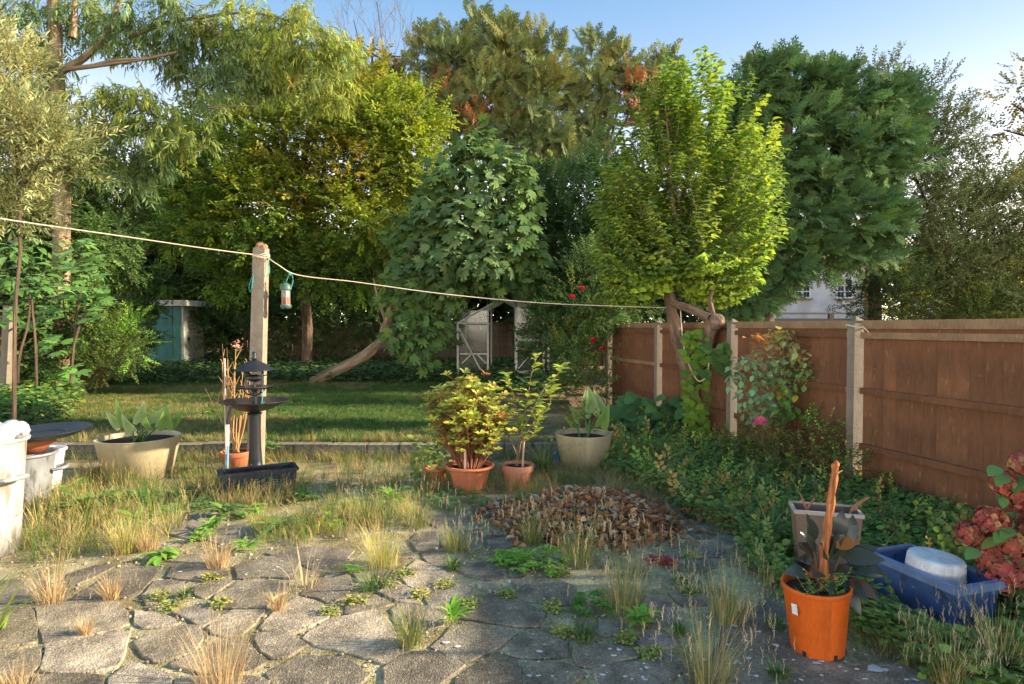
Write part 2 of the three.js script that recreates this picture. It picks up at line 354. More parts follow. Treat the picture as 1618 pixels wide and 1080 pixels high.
// ---------------------------------------------------------------- low stone edging of the lawn
{
  const w = thing('lawn_edging', 'low edging of weathered grey stone blocks holding up the lawn', 'edging', V(0, 0, -EDGE));
  srand(5); let x = -7.2; const ms = [[.27, .235, .185], [.21, .185, .15], [.31, .275, .22]].map((c) => std(c, .95, { map: rep(T.stone, 2), bumpMap: rep(T.stoneBump, 3), bumpScale: .01 }));
  while (x < .35) { const L = rr(.3, .46), h = LAWN + rr(.005, .03); part('block', new THREE.BoxGeometry(L - .015, h + .05, .16 + rr(-.01, .01), 3, 1, 1), pick(ms), w, V(x + L / 2, (h - .05) / 2, rr(-.012, .012)), [0, rr(-.03, .03), rr(-.012, .012)]); x += L; }
}

// ---------------------------------------------------------------- fences
const FD = V(-.2393, 0, -.9709); // direction of the right-hand fence, away from the camera
const F0 = V(3.15, 0, -5.48);
const fat = (s) => F0.clone().addScaledVector(FD, s); // s metres along
const FH = 1.52, BAY = 1.88;
const fyaw = Math.atan2(FD.x, FD.z) + Math.PI / 2;
srand(33);
const group = (name, parent, pos, ry) => { const g = new THREE.Group(); g.name = name; g.position.copy(pos); g.rotation.y = ry; parent.add(g); return g; };
{
  const o = thing('timber_fence', 'brown timber panel fence with concrete posts along the right side', 'fence', fat(0)), ry = Math.atan2(-FD.z, FD.x), rel = (s) => FD.clone().multiplyScalar(s);
  for (const bay of [-2, -1, 0, 1, 2, 3]) {
    const p = group('panel', o, rel((bay - 1) * BAY + .08), ry), L = BAY - .16; let x = 0;
    while (x < L - .01) { const w = Math.min(.125, L - x); part('board', box(w - .004, FH - .06, .014, x, bay, 0).translate(-x, -bay, 0), rnd() < .5 ? M.fence : M.fence2, p, V(x + w / 2, FH / 2 - .01, rr(-.003, .003)), [0, .09, rr(-.003, .003)]); x += w; }
    // rails lie on the garden side
    for (const y of [FH - .1, FH - .60, FH - 1.10]) part('rail', box(L, .055, .04, 0, 0, 0), rnd() < .75 ? M.fence2 : M.cap, p, V(L / 2, y + rr(-.006, .006), -.03));
    part('cap_rail', box(L + .02, .075, .05, 0, 0, 0), M.cap, p, V(L / 2, FH - .005, -.006));
    part('gravel_board', box(L, .15, .03, 0, 0, 0), M.fence2, p, V(L / 2, .0, 0));
  }
  for (let k = -2; k < 4; k++) {
    const p = group('post', o, rel(k * BAY), ry); part('shaft', box(.085, FH + .22, .11, 0, 0, 0), M.concrete, p, V(0, (FH + .03) / 2 - .1, -.02));
    const cap = new THREE.ConeGeometry(.075, .05, 4); cap.rotateY(Math.PI / 4); part('cap', cap, M.concrete, p, V(0, FH + .05, -.02));
  }
}
{ // white cord round the post top, hanging ends
  const b = fat(0), o = thing('tied_cord', 'white cord knotted round the fence post top, loose end hanging', 'cord', V(b.x, FH - .02, b.z));
  const ring = []; for (let a = 0; a <= 12; a++) ring.push(V(Math.cos(a / 12 * 6.28) * .1, Math.sin(a * 1.3) * .012, Math.sin(a / 12 * 6.28) * .1));
  part('loop', tubeG(ring, .006, .006, 6), M.rope, o);
  part('loose_end', tubeG([V(.02, 0, .1), V(.10, .03, .16), V(.16, -.05, .2), V(.14, -.2, .2), V(.08, -.32, .17)], .005, .005, 6), M.rope, o);
  part('loose_end', tubeG([V(-.02, 0, .1), V(.02, -.06, .14), V(.05, -.14, .15)], .005, .005, 6), M.rope, o);
}
{ // back fence, dark boards
  const o = thing('board_fence', 'dark vertical board fence along the shaded back of the garden', 'fence', V(-9.2, LAWN, -20.6)); srand(8);
  let x = 0; const mats = [M.darkwood, std([.17, .115, .075], .95, { map: T.wood }), std([.13, .09, .06], .95, { map: T.wood })];
  while (x < 12.4) { const w = rr(.13, .16); part('board', box(w, 1.5 + rr(-.03, .03), .02), pick(mats), o, V(x + w / 2, .74, rr(-.008, .008))); x += w + rr(.004, .02); }
  for (const y of [.4, 1.4]) part('rail', box(12.4, .08, .05), M.darkwood, o, V(6.2, y, -.05));
}
{ // left boundary: brown panels and a leaning concrete post
  const X = -8.75; srand(9); const f = thing('timber_fence', 'brown timber fence behind the saplings on the left boundary', 'fence', V(X, LAWN, -9.2));
  for (let k = 0; k < 2; k++) {
    const o = group('panel', f, V(0, 0, -k * 1.9), 0); let z = 0;
    while (z < 1.8) { part('board', box(.014, 1.6, .118), rnd() < .5 ? M.fence : M.fence2, o, V(rr(-.002, .002), .8, -z - .06), [0, .04, 0]); z += .122; }
    for (const y of [.3, .85, 1.45]) part('rail', box(.04, .06, 1.82), M.fence2, o, V(.035, y, -.91));
  }
  const b = P(6, 560, 9.6), o = thing('leaning_post', 'leaning concrete post among the leaves at the left edge', 'fence post', V(b.x, LAWN, b.z));
  part('shaft', box(.11, 1.75, .11), M.concrete, o, V(.05, .8, 0), [0, 0, -.07]);
}

// ================================================================ BUILDINGS
{ // white house beyond the fence
  const D = 40, o = thing('white_house', 'white rendered house with small-paned windows seen beyond the fence', 'house', V(19.5, 0, -D));
  const wall = std([.78, .78, .78], .9, { map: rep(T.fine, .3) }), roofm = std([.34, .17, .10], .9, { map: rep(T.weather, .8) }), brick = std([.45, .17, .08], .9, { map: rep(T.weather, 2) }), frame = std([.8, .8, .78], .6), sill = std([.35, .27, .2], .8), pane = std([.03, .035, .045], .1);
  part('wall', box(8.2, 5.5, 6, 0, 2.75, -3), wall, o); part('plinth', box(8.24, 1.95, .1, 0, .97, .04), std([.33, .22, .17], .9, { map: rep(T.weather, 1) }), o);
  part('string_course', box(8.24, .07, .08, 0, 2.36, .04), sill, o);
  part('brick_corner', box(.55, 5.4, .12, 4.15, 2.7, .07), brick, o);
  const rf = new THREE.CylinderGeometry(.01, 4.4, 2.6, 4, 1); rf.rotateY(Math.PI / 4); rf.scale(1.45, 1, 1.15); const r = part('roof', rf, roofm, o, V(0, 6.85, -3));
  part('gutter', box(8.9, .12, .14, 0, 5.5, .3), sill, o);
  for (const wx of [19.25, 22.05]) { const x = wx - 19.5; // window: frame, sill, panes
    const w = part('window', box(1.06, 1.3, .06, x, 4.0, .03), frame, o); part('sill', box(1.3, .09, .22, x, 3.29, .1), sill, w);
    for (const sx of [-.26, .26]) for (let a = 0; a < 2; a++) for (let c = 0; c < 3; c++) part('pane', box(.17, .33, .02, x + sx + (a - .5) * .2, 3.6 + c * .4, .065), pane, w);
  }
}
{ // low garden building with reed screening, just beyond the fence
  const D = 17, b = P(1278, 515, D), o = thing('garden_store', 'low dark-roofed garden store with reed screening beyond the fence', 'shed', V(b.x, 0, -D));
  const reed = std([.30, .2, .13], .95, { map: rep(T.wood, 2) }), roof = std([.025, .035, .055], .35), dk = std([.05, .045, .04], .9);
  part('wall', box(2.7, 1.55, 1.6, 0, .77, -.85), dk, o); part('roof', box(3.0, .07, 2.0, 0, 1.68, -.8), roof, o); part('gutter', box(3.0, .1, .1, 0, 1.62, .22), roof, o);
  srand(3); for (let k = 0; k < 44; k++) part('reed', new THREE.CylinderGeometry(.018, .02, 1.5 + rr(-.04, .04), 6), reed, o, V(-1.1 + k * .04, .75, .06 + rr(-.01, .01)));
  part('post', box(.12, 1.85, .12, .53, .92, .15), std([.2, .16, .12], .9), o);
}
{ // tiled house glimpsed through the trees at the left
  const D = 38, b = P(205, 345, D), o = thing('tiled_house', 'house with an orange tiled roof glimpsed through the left trees', 'house', V(b.x, 0, -D));
  part('wall', box(11, 5.6, 7, 0, 2.8, -3.5), std([.36, .19, .13], .9, { map: rep(T.fine, .4) }), o);
  const s = new THREE.Shape([new THREE.Vector2(-4, 0), new THREE.Vector2(4, 0), new THREE.Vector2(0, 3.0)]), g = new THREE.ExtrudeGeometry(s, { depth: 11.8, bevelEnabled: false }); g.rotateY(Math.PI / 2); g.translate(-5.9, 5.6, -3.5);
  part('roof', g, std([.55, .23, .12], .9, { map: rep(T.weather, .7) }), o);
}
{ // pale house far behind the right-hand trees
  const D = 48, b = P(1590, 400, D), o = thing('pale_house', 'pale house wall showing through gaps in the right-hand trees', 'house', V(b.x, 0, -D));
  part('wall', box(9, 6, 6, 0, 3, -3), std([.6, .58, .54], .9, { map: rep(T.fine, .4) }), o);
  const s = new THREE.Shape([new THREE.Vector2(-3.6, 0), new THREE.Vector2(3.6, 0), new THREE.Vector2(0, 2.6)]), g = new THREE.ExtrudeGeometry(s, { depth: 9.6, bevelEnabled: false }); g.rotateY(Math.PI / 2); g.translate(-4.8, 6, -3);
  part('roof', g, std([.3, .2, .15], .9, { map: rep(T.weather, .7) }), o);
}
{ // teal shed
  const D = 18.4, X1 = P(287, 560, D).x, o = thing('garden_shed', 'old teal shed with a cream side door deep in shade', 'shed', V(X1, LAWN, -D)); srand(12);
  const teal = [[.035, .125, .105], [.03, .105, .095], [.042, .14, .115]].map((c) => std(c, .8, { map: T.wood })), cream = std([.52, .44, .31], .85, { map: rep(T.weather, 2) }), roof = std([.36, .33, .3], .9, { map: rep(T.weather, 1) });
  for (let x = 0; x < 1.75; x += .25) part('board', box(.242, 2.0, .03), pick(teal), o, V(-.125 - x, 1.0, rr(-.006, .006)));
  part('wall', box(1.74, 1.98, 1.2, -.9, .99, -.64), teal[0], o);
  const d = part('door', box(.05, 1.95, .9, .01, .98, -.62), cream, o); part('latch', box(.03, .12, .07, .05, .95, -.35), M.black, d);
  for (const z of [-.06, -1.14]) part('door_post', box(.08, 2.0, .09, .03, 1.0, z), cream, o);
  part('roof', box(2.2, .07, 1.6, -.8, 2.1, -.55), roof, o, V(0, 0, 0), [0, 0, -.0]); part('fascia', box(2.2, .14, .03, -.8, 2.03, .24), cream, o); part('fascia', box(.03, .14, 1.6, .31, 2.03, -.55), cream, o);
}
{ // aluminium greenhouse, grown over by the fig
  const D = 14.6, k = D / F, X = (px) => (px - PW / 2) * k, o = thing('greenhouse', 'old aluminium greenhouse half hidden by the fig, doorway open', 'greenhouse', V(X(795), LAWN, -D));
  const bar = (a, b, w = .035, d = .03, name = 'frame_bar', par = o, mt = M.alu) => { const v = b.clone().sub(a), L = v.length(), g = box(w, L, d); const m = part(name, g, mt, par, a.clone().add(b).multiplyScalar(.5)); m.quaternion.setFromUnitVectors(UP, v.normalize()); return m; };
  const w = 1.1, e = 1.42, rd = 2.05, len = 2.4;
  for (const z of [0, -len]) { for (const x of [-w, w]) bar(V(x, 0, z), V(x, e, z), .05); bar(V(-w, e, z), V(0, rd, z), .045); bar(V(w, e, z), V(0, rd, z), .045); bar(V(-.37, 0, z), V(-.37, 1.8, z), .045); bar(V(.31, 0, z), V(.31, 1.85, z), .045); bar(V(-w, e, z + .01), V(-.37, e, z + .01), .035); bar(V(-w, .04, z), V(w, .04, z), .05); }
  for (const x of [-w, w]) bar(V(x, e, 0), V(x, e, -len), .05); bar(V(0, rd, 0), V(0, rd, -len), .05);
  bar(V(-w + .03, 1.3, .03), V(-.45, .1, .03), .03); bar(V(-w + .05, .68, .03), V(-.38, .68, .03), .04); bar(V(-1.0, .45, .03), V(-.78, .66, .03), .03); bar(V(-.62, .66, .03), V(-.42, .45, .03), .03);
  for (let k2 = 1; k2 < 4; k2++) for (const s of [-1, 1]) bar(V(s * w, e, -len * k2 / 4), V(0, rd, -len * k2 / 4), .03);
  const dusty = new THREE.MeshPhysicalMaterial({ color: C(.62, .64, .58), roughness: .12, transmission: .93, thickness: 0, side: THREE.DoubleSide });
  const pane = (W, H, x, y, z, ry = 0, par = o) => part('pane', box(W, H, .004), dusty, par, V(x, y, z), [0, ry, 0]);
  pane(.68, .66, -.735, 1.05, -.012); pane(.68, .6, -.735, .36, -.012); pane(.66, .3, -.70, 1.58, -.012); 
  for (let z = 0; z < 4; z++) for (const s of [-1, 1]) { pane(.58, 1.34, s * (w - .012), .7, -.3 - z * .6, Math.PI / 2); }
  for (let z = 0; z < 4; z++) for (const s of [-1, 1]) { const m = part('roof_pane', box(.004, 1.2, .58), dusty, o, V(s * w / 2, (e + rd) / 2 + .012, -.3 - z * .6)); m.rotation.z = s * Math.atan2(w, rd - e); }
  const dr = part('door', box(.05, 1.95, .03, .32, .985, .08), M.alu, o); // the sliding door stands pushed to the right
  for (const [a, b, ww] of [[V(.98, .02, .08), V(.98, 1.95, .08), .05], [V(.3, 1.88, .08), V(1.0, 1.88, .08), .12], [V(.3, 1.02, .08), V(1.0, 1.02, .08), .1], [V(.3, .16, .08), V(1.0, .16, .08), .24], [V(.35, .3, .09), V(.9, .95, .09), .02], [V(.5, 1.8, .09), V(.95, 1.5, .09), .03]]) bar(a, b, ww, .03, 'door_bar', dr);
  pane(.62, .78, .65, 1.42, .075, 0, dr); pane(.62, .7, .65, .62, .075, 0, dr);
  part('staging_pot', lathe([[0, 0], [.08, 0], [.11, .2], [.1, .2], [.0, .18]], 20), M.terracotta, o, V(.12, .05, -.6));
}

// ================================================================ POSTS, LINES
const POSTB = G(404, 738), postTop = P(413, 392, -POSTB.z);
{
  const D = -POSTB.z, o = thing('washing_line_post', 'tall grey concrete washing line post behind the bird bath', 'post', V(POSTB.x, 0, -D));
  const H = postTop.y, lean = postTop.x - POSTB.x, g = new THREE.BoxGeometry(.135, H + .15, .12, 1, 12, 1), p = g.attributes.position, u = g.attributes.uv; srand(2);
  for (let k = 0; k < p.count; k++) { const y = p.getY(k) + (H - .15) / 2; p.setXYZ(k, p.getX(k) * (1.08 - .16 * y / H) + lean * y / H, y, p.getZ(k)); u.setXY(k, p.getX(k) + p.getZ(k), y); }
  g.computeVertexNormals(); part('shaft', g, std([.42, .335, .235], .95, { map: rep(T.fine, 2), bumpMap: rep(T.grainBump, 3), bumpScale: .012 }), o);
  part('rusty_top', new THREE.DodecahedronGeometry(.05, 0), std([.30, .15, .08], .95, { map: T.weather }), o, V(lean - .01, H + .015, 0)); part('rusty_top', new THREE.DodecahedronGeometry(.035, 0), std([.34, .2, .12], .95), o, V(lean + .045, H + .01, .02));
  for (let k = 0; k < 3; k++) { const ring = []; for (let a = 0; a <= 8; a++) ring.push(V(Math.cos(a / 8 * 6.28) * .085, Math.sin(a * 2 + k) * .012, Math.sin(a / 8 * 6.28) * .08)); part('cord_binding', tubeG(ring, .006, .006, 5), M.rope, o, V(lean, H - .075 - k * .012, 0)); }
  part('green_twine', tubeG([V(lean - .08, H - .3, .04), V(lean - .11, H - .42, .05), V(lean - .09, H - .46, .06), V(lean - .05, H - .28, .075)], .006, .005, 5), M.twine, o);
  part('green_twine', tubeG([V(lean + .08, H - .12, .03), V(lean + .10, H - .25, .04), V(lean + .08, H - .3, .05)], .006, .005, 5), M.twine, o);
}
const DP = -POSTB.z, lineY = postTop.y - .07;
{
  const a = P(413, 403, DP), w = [P(-160, 318, 4.6), P(0, 345, 5.1), P(200, 374, 5.7), P(330, 393, 6.05), a.clone().add(V(-.06, 0, .06))];
  top('washing_line', tubeG(w, .006, .006, 6, 0, 40), M.rope, 'taut washing line running from the post towards the left edge', 'washing line');
  const w2 = [[422, 406, DP], [441, 419, 6.2], [463, 432, 6.3], [560, 445, 6.6], [700, 464, 7.0], [850, 478, 7.5], [960, 483, 7.8], [1062, 486, 8.1]].map((p) => P(...p));
  top('washing_line', tubeG(w2, .0055, .0055, 6, 0, 60), M.rope, 'washing line sagging from the post across to the fruit tree', 'washing line');
}
{ // bird feeder
  const b = P(452, 488, 6.35), h = P(460, 432, 6.33), o = thing('bird_feeder', 'hanging tubular nut feeder with green cap on the washing line', 'bird feeder', b); o.scale.set(.78, 1, .78);
  const up = h.y - b.y, green = std([.06, .13, .09], .5), mesh = std([.34, .30, .28], .6, { map: rep(T.weather, 6) }), nuts = std([.33, .13, .09], .9, { map: rep(T.weather, 6) });
  part('nut_tube', lathe([[0, .03], [.048, .03], [.05, .2], [.046, .21], [0, .21]], 20), mesh, o); part('nuts', lathe([[.051, .05], [.054, .06], [.054, .12], [.051, .125]], 20), nuts, o);
  part('base_tray', lathe([[0, 0], [.05, 0], [.072, .02], [.074, .045], [.066, .045], [.05, .02], [0, .015]], 24), green, o); part('cap', lathe([[.07, .2], [.074, .21], [.068, .25], [.03, .275], [0, .28]], 24), green, o);
  for (let k = 0; k < 6; k++) part('wire', tubeG([V(Math.cos(k * 1.047) * .056, .03, Math.sin(k * 1.047) * .056), V(Math.cos(k * 1.047) * .056, .21, Math.sin(k * 1.047) * .056)], .002, .002, 4), M.alu, o);
  part('hanger', tubeG([V(0, .27, 0), V(.03, .33, 0), V(h.x - b.x, up, h.z - b.z)], .006, .006, 5), M.twine, o); part('hanger', tubeG([V(.06, .2, 0), V(.1, .3, 0), V(h.x - b.x + .03, up - .01, h.z - b.z)], .008, .005, 5), M.twine, o); part('knot', new THREE.IcosahedronGeometry(.022, 1), M.twine, o, V(h.x - b.x, up - .005, h.z - b.z));
}
{ // bird bath
  const b = G(404, 752), D = -b.z, o = thing('bird_bath', 'black ornamental bird bath with roofed feeding table and bird', 'bird bath', b); const Y = (py) => P(404, py, D).y, R = (px) => px * D / F;
  const pw = R(9);
  part('pedestal', lathe([[0, 0], [.13, 0], [.13, .03], [.07, .08], [pw * 1.15, .16], [pw, .3], [pw * .95, Y(656)], [pw * 1.3, Y(652)]], 28), M.black, o);
  const by = Y(641); part('basin', lathe([[0, by - .06], [.06, by - .055], [.16, by - .03], [R(49), by + .045], [R(51.5), by + .05], [R(51.5), by + .058], [R(49), by + .056], [.17, by + .0], [.06, by - .018], [0, by - .02]], 48), M.black, o);
  part('stem', lathe([[.024, by - .02], [.022, Y(618)], [.035, Y(616)]], 18), M.black, o);
  for (let k = 0; k < 4; k++) { const a = k * 1.57 + .6; part('scroll_bracket', tubeG([V(Math.cos(a) * .02, Y(624), Math.sin(a) * .02), V(Math.cos(a) * .09, Y(620), Math.sin(a) * .09), V(Math.cos(a) * .12, Y(614), Math.sin(a) * .12)], .008, .006, 6), M.black, o); }
  const ty = Y(613); part('feeding_table', lathe([[0, ty], [R(26), ty], [R(28), ty + .012], [R(28), ty + .02], [R(25), ty + .014], [0, ty + .01]], 6), M.black, o);
  for (let k = 0; k < 4; k++) { const a = k * 1.57 + .45; part('roof_post', tubeG([V(Math.cos(a) * R(17), ty, Math.sin(a) * R(17)), V(Math.cos(a) * R(17), Y(583), Math.sin(a) * R(17))], .008, .008, 8), M.black, o); }
  const ry = Y(583); part('roof', lathe([[0, ry + .01], [R(28), ry - .008], [R(31), ry - .012], [R(31), ry - .002], [R(17), ry + .055], [R(6), ry + .088], [0, ry + .092]], 8), M.black, o);
  part('finial', lathe([[0, ry + .085], [.026, ry + .095], [.03, ry + .115], [.02, ry + .13], [.026, ry + .145], [.02, ry + .165], [0, ry + .18]], 14), M.black, o);
  const bird = new Geo(); const bd = new THREE.SphereGeometry(.05, 16, 10); bd.scale(1.5, .75, .75); bird.add(bd, new THREE.Matrix4().makeTranslation(0, Y(597), 0)); const hd = new THREE.SphereGeometry(.026, 12, 8); bird.add(hd, new THREE.Matrix4().makeTranslation(-.062, Y(595) + .022, 0)); const bk = new THREE.ConeGeometry(.008, .03, 6); bk.rotateZ(1.57); bird.add(bk, new THREE.Matrix4().makeTranslation(-.095, Y(595) + .02, 0)); const tl = new THREE.BoxGeometry(.08, .01, .03); bird.add(tl, new THREE.Matrix4().makeRotationZ(.3).setPosition(.09, Y(595) + .01, 0));
  part('bird_ornament', bird.build(), M.black, o); part('ornament_stand', tubeG([V(0, ty, 0), V(0, Y(600), 0)], .01, .012, 8), M.black, o);
  part('green_twine', tubeG([V(R(17), ty, .05), V(R(20), by + .08, .12), V(R(19), by + .03, .12), V(R(22), by + .06, .1)], .005, .005, 5), M.twine, o);
}
{ // trough the bird bath stands behind, with a pale torn label
  const a = G(352, 786), b = G(466, 772), o = thing('trough_planter', 'long black plastic trough planter with a torn pale label, overgrown', 'planter', a); const d = b.clone().sub(a), L = Math.min(.78, d.length()); o.rotation.y = Math.atan2(-d.z, d.x);
  const s = new THREE.Shape([[-.0, 0], [L, 0], [L + .02, .19], [-.02, .19]].map(([x, y]) => new THREE.Vector2(x, y))), wall = (z, w) => { const g = new THREE.ExtrudeGeometry(s, { depth: w, bevelEnabled: false }); g.translate(0, 0, z); return g; };
  part('front_wall', wall(0, .012), M.blackplastic, o); part('back_wall', wall(-.24, .012), M.blackplastic, o); for (const x of [0, L - .012]) part('end_wall', box(.014, .19, .22, x + .006, .095, -.11), M.blackplastic, o);
  part('rim', merge([box(L + .07, .022, .03, L / 2, .19, .012), box(L + .07, .022, .03, L / 2, .19, -.235), box(.03, .022, .22, -.02, .191, -.11), box(.03, .022, .22, L + .02, .191, -.11)]), M.blackplastic, o);
  part('compost', box(L, .02, .22, L / 2, .15, -.115), M.compost, o);
  const lab = tex(128, (u, v) => { const on = ss(.35, .5, nz(u * 1, v, 9, 4)) * ss(.4, .52, Math.abs(Math.sin(v * 20 + 2 * nz2(u, v, 5, 2)))); return [.08 + .42 * on, .08 + .42 * on, .09 + .42 * on]; });
  part('torn_label', box(.2, .09, .004, 0, 0, 0), std([1, 1, 1], .7, { map: rep(lab, 3.3, 7) }), o, V(.36, .09, .02));
}
{ // walking cane and bamboo
  const b = P(359, 738, 5.6), o = thing('walking_cane', 'white and blue cane with a black grip standing in the trough', 'cane', V(b.x, .12, b.z));
  const H = P(362, 668, 5.6).y - .12; part('shaft', tubeG([V(0, 0, 0), V(.01, H * .55, 0)], .011, .011, 10), std([.12, .42, .62], .4), o); part('upper_shaft', tubeG([V(.01, H * .55, 0), V(.015, H, 0)], .0112, .011, 10), std([.72, .74, .78], .35), o); part('grip', tubeG([V(.015, H - .01, 0), V(.02, H + .07, 0), V(.04, H + .17, 0)], .018, .016, 10), M.black, o);
  const c = P(357, 700, 6.1); top('bamboo_cane', tubeG([V(0, 0, 0), V(0, P(357, 566, 6.1).y, 0)], .01, .008, 8), std([.55, .42, .33], .8), 'straight pale bamboo cane upright among the bare twigs', 'cane', V(c.x, 0, c.z));
}

// ================================================================ POTS AND BINS
const pot = (r0, r1, h, lip, t = .012) => [[0, 0], [r0, 0], [r1, h - lip], [r1 + (lip ? .012 : 0), h - lip + .002], [r1 + (lip ? .014 : .003), h - .004], [r1 + (lip ? .01 : 0), h], [r1 - t, h], [r0 - t, .03], [0, .03]];
function potted(name, label, cat, pos, prof, m, soilY, soilR, group) { const o = thing(name, label, cat, pos, group); part('pot', lathe(prof, 48), m, o); part('compost', new THREE.CylinderGeometry(soilR, soilR, .012, 32), M.compost, o, V(0, soilY, 0)); return o; }
const beigeL = potted('beige_planter', 'large round beige planter with arrow-shaped leaves, left of the bird bath', 'planter', G(221, 752), pot(.29, .375, .40, .0, .02), M.beige, .35, .345, 'large beige planters');
const beigeR = potted('beige_planter', 'round beige planter with tall arrow-shaped leaves, by the large round foliage', 'planter', G(922, 738), pot(.235, .30, .37, .0, .018), M.beige, .31, .27, 'large beige planters');
const ribPot = (() => { // fluted terracotta pot
  const b = G(742, 774), o = thing('fluted_pot', 'fluted terracotta pot with wide rim holding the yellowing bush', 'plant pot', b), g = lathe([[0, 0], [.135, 0], [.14, .01], [.185, .205], [.20, .212], [.222, .214], [.226, .228], [.222, .238], [.2, .24], [.175, .2], [.13, .03], [0, .03]], 96), p = g.attributes.position;
  for (let k = 0; k < p.count; k++) { const x = p.getX(k), y = p.getY(k), z = p.getZ(k), a = Math.atan2(z, x), r = Math.hypot(x, z); if (y > .02 && y < .19 && r > .136) { const w = 1 + .022 * Math.sign(Math.sin(a * 18)) * Math.pow(Math.abs(Math.sin(a * 18)), .5); p.setXYZ(k, x * w, y, z * w); } }
  g.computeVertexNormals(); part('pot', g, M.terracotta, o); part('compost', new THREE.CylinderGeometry(.18, .18, .012, 32), M.compost, o, V(0, .2, 0)); return o;
})();
const plainPot = potted('terracotta_pot', 'plain terracotta pot with thick rim and a staked seedling', 'plant pot', G(818, 768), pot(.105, .14, .21, .055), M.terrapale, .18, .128, 'terracotta pots on the terrace');
const smallPot = potted('terracotta_pot', 'small terracotta pot half hidden left of the fluted pot', 'plant pot', G(690, 762), pot(.075, .105, .15, .03), M.terracotta, .13, .094, 'terracotta pots on the terrace');
const twigPot = potted('terracotta_pot', 'terracotta pot of bare orange twigs behind the trough', 'plant pot', G(373, 742), pot(.10, .14, .20, .05), M.terracotta, .18, .128, 'terracotta pots on the terrace');
const edgePot = potted('terracotta_pot', 'terracotta pot at the left edge behind the black dish', 'plant pot', P(18, 715, 5.6).setY(0), pot(.15, .19, .50, .06), M.terracotta, .46, .17, 'terracotta pots on the terrace');
const orangePot = (() => {
  const b = G(1291, 1024), o = thing('orange_pot', 'bright orange plastic pot with a dark-leaved rubber plant', 'plant pot', b), g = lathe([[0, 0], [.118, 0], [.122, .008], [.150, .30], [.158, .305], [.160, .325], [.155, .33], [.148, .33], [.146, .3], [.115, .02], [0, .02]], 64); part('pot', g, M.orange, o);
  part('compost', new THREE.CylinderGeometry(.143, .143, .012, 32), M.compost, o, V(0, .285, 0));
  for (const a of [1.35, 2.5, .4]) { const w = part('drain_slot', box(.018, .032, .01), M.blackplastic, o, V(Math.cos(a) * .1215, .014, Math.sin(a) * .1215)); w.rotation.y = Math.PI / 2 - a; }
  const st = part('white_sticker', box(.03, .05, .002), M.white, o, V(-.139, .235, .068), [0, -1.1, 0]); st.rotation.z = .1; o.rotation.z = .035; o.scale.setScalar(.94); return o;
})();
function bin(name, label, b, r0, r1, h, m, handles, group) {
  const o = thing(name, label, 'bin', b, group); part('body', lathe([[0, 0], [r0, 0], [r0 + (r1 - r0) * .3, h * .3], [r0 + (r1 - r0) * .31 + .006, h * .315], [r0 + (r1 - r0) * .32, h * .33], [r1, h - .03], [r1 + .018, h - .025], [r1 + .022, h - .01], [r1 + .012, h], [r1 - .004, h - .004], [r0, .03], [0, .03]], 64), m, o);
  if (handles) for (const a of handles) { const d = V(Math.cos(a), 0, Math.sin(a)), s = V(-d.z, 0, d.x), R = r1 - .012, y = h * .66; const g = tubeG([d.clone().multiplyScalar(R).addScaledVector(s, -.07).setY(y), d.clone().multiplyScalar(R + .075).addScaledVector(s, -.065).setY(y + .012), d.clone().multiplyScalar(R + .075).addScaledVector(s, .065).setY(y + .012), d.clone().multiplyScalar(R).addScaledVector(s, .07).setY(y)], .016, .016, 8, 0, 18); part('handle', g, m, o); }
  return o;
}
const binA = bin('metal_bin', 'tall pale galvanised bin in full sun at the left edge', V(-3.50, 0, -3.95), .19, .235, .76, M.zinc, [.25, 3.4]);
const bB = P(42, 800, 4.95); bin('metal_bucket', 'grey galvanised bucket carrying a clay pot', V(bB.x, 0, bB.z), .15, .205, .46, M.zincdark, [2.6, -.5]);
const bC = P(76, 790, 5.5); bin('pale_bucket', 'small pale bucket behind the galvanised bucket', V(bC.x, 0, bC.z), .1, .135, .38, M.white);
{ const o = thing('clay_bowl', 'terracotta bowl with dark soil standing on the grey bucket', 'plant pot', V(bB.x + .03, .455, bB.z)); part('pot', lathe([[0, 0], [.11, 0], [.16, .07], [.185, .075], [.19, .13], [.175, .13], [.15, .08], [0, .05]], 40), M.terracotta, o); part('compost', new THREE.CylinderGeometry(.16, .16, .012, 28), M.compost, o, V(0, .1, 0));
  const q = thing('black_dish', 'wide black plastic dish lying on top of the clay bowl', 'dish', V(bB.x + .13, .585, bB.z - .02)); q.rotation.set(.04, 0, .03); part('dish', lathe([[0, 0], [.24, 0], [.27, .012], [.335, .045], [.352, .048], [.352, .055], [.33, .054], [.262, .022], [.2, .018], [.19, .03], [.17, .03], [.16, .016], [0, .012]], 64), M.blackplastic, q); }
{ // crumpled foil and shells on the bin
  srand(17); const o = thing('crumpled_wrapping', 'crumpled silvery wrapping heaped on the tall pale bin', 'wrapping', V(-3.42, .76, -3.95)); const m = std([.62, .62, .62], .38, { metalness: .35 });
  for (let k = 0; k < 9; k++) { const g = new THREE.IcosahedronGeometry(rr(.05, .085), 2), p = g.attributes.position; for (let i = 0; i < p.count; i++) { const x = p.getX(i), y = p.getY(i), z = p.getZ(i), w = .55 + .9 * nz(x * 3 + k * .3 + .5, y * 3 + z * 2 + .5, 6, 3); p.setXYZ(i, x * w, y * w, z * w); } g.computeVertexNormals(); part('crumple', g, m, o, V(rr(-.13, .17), rr(.0, .07), rr(-.13, .16))); } }
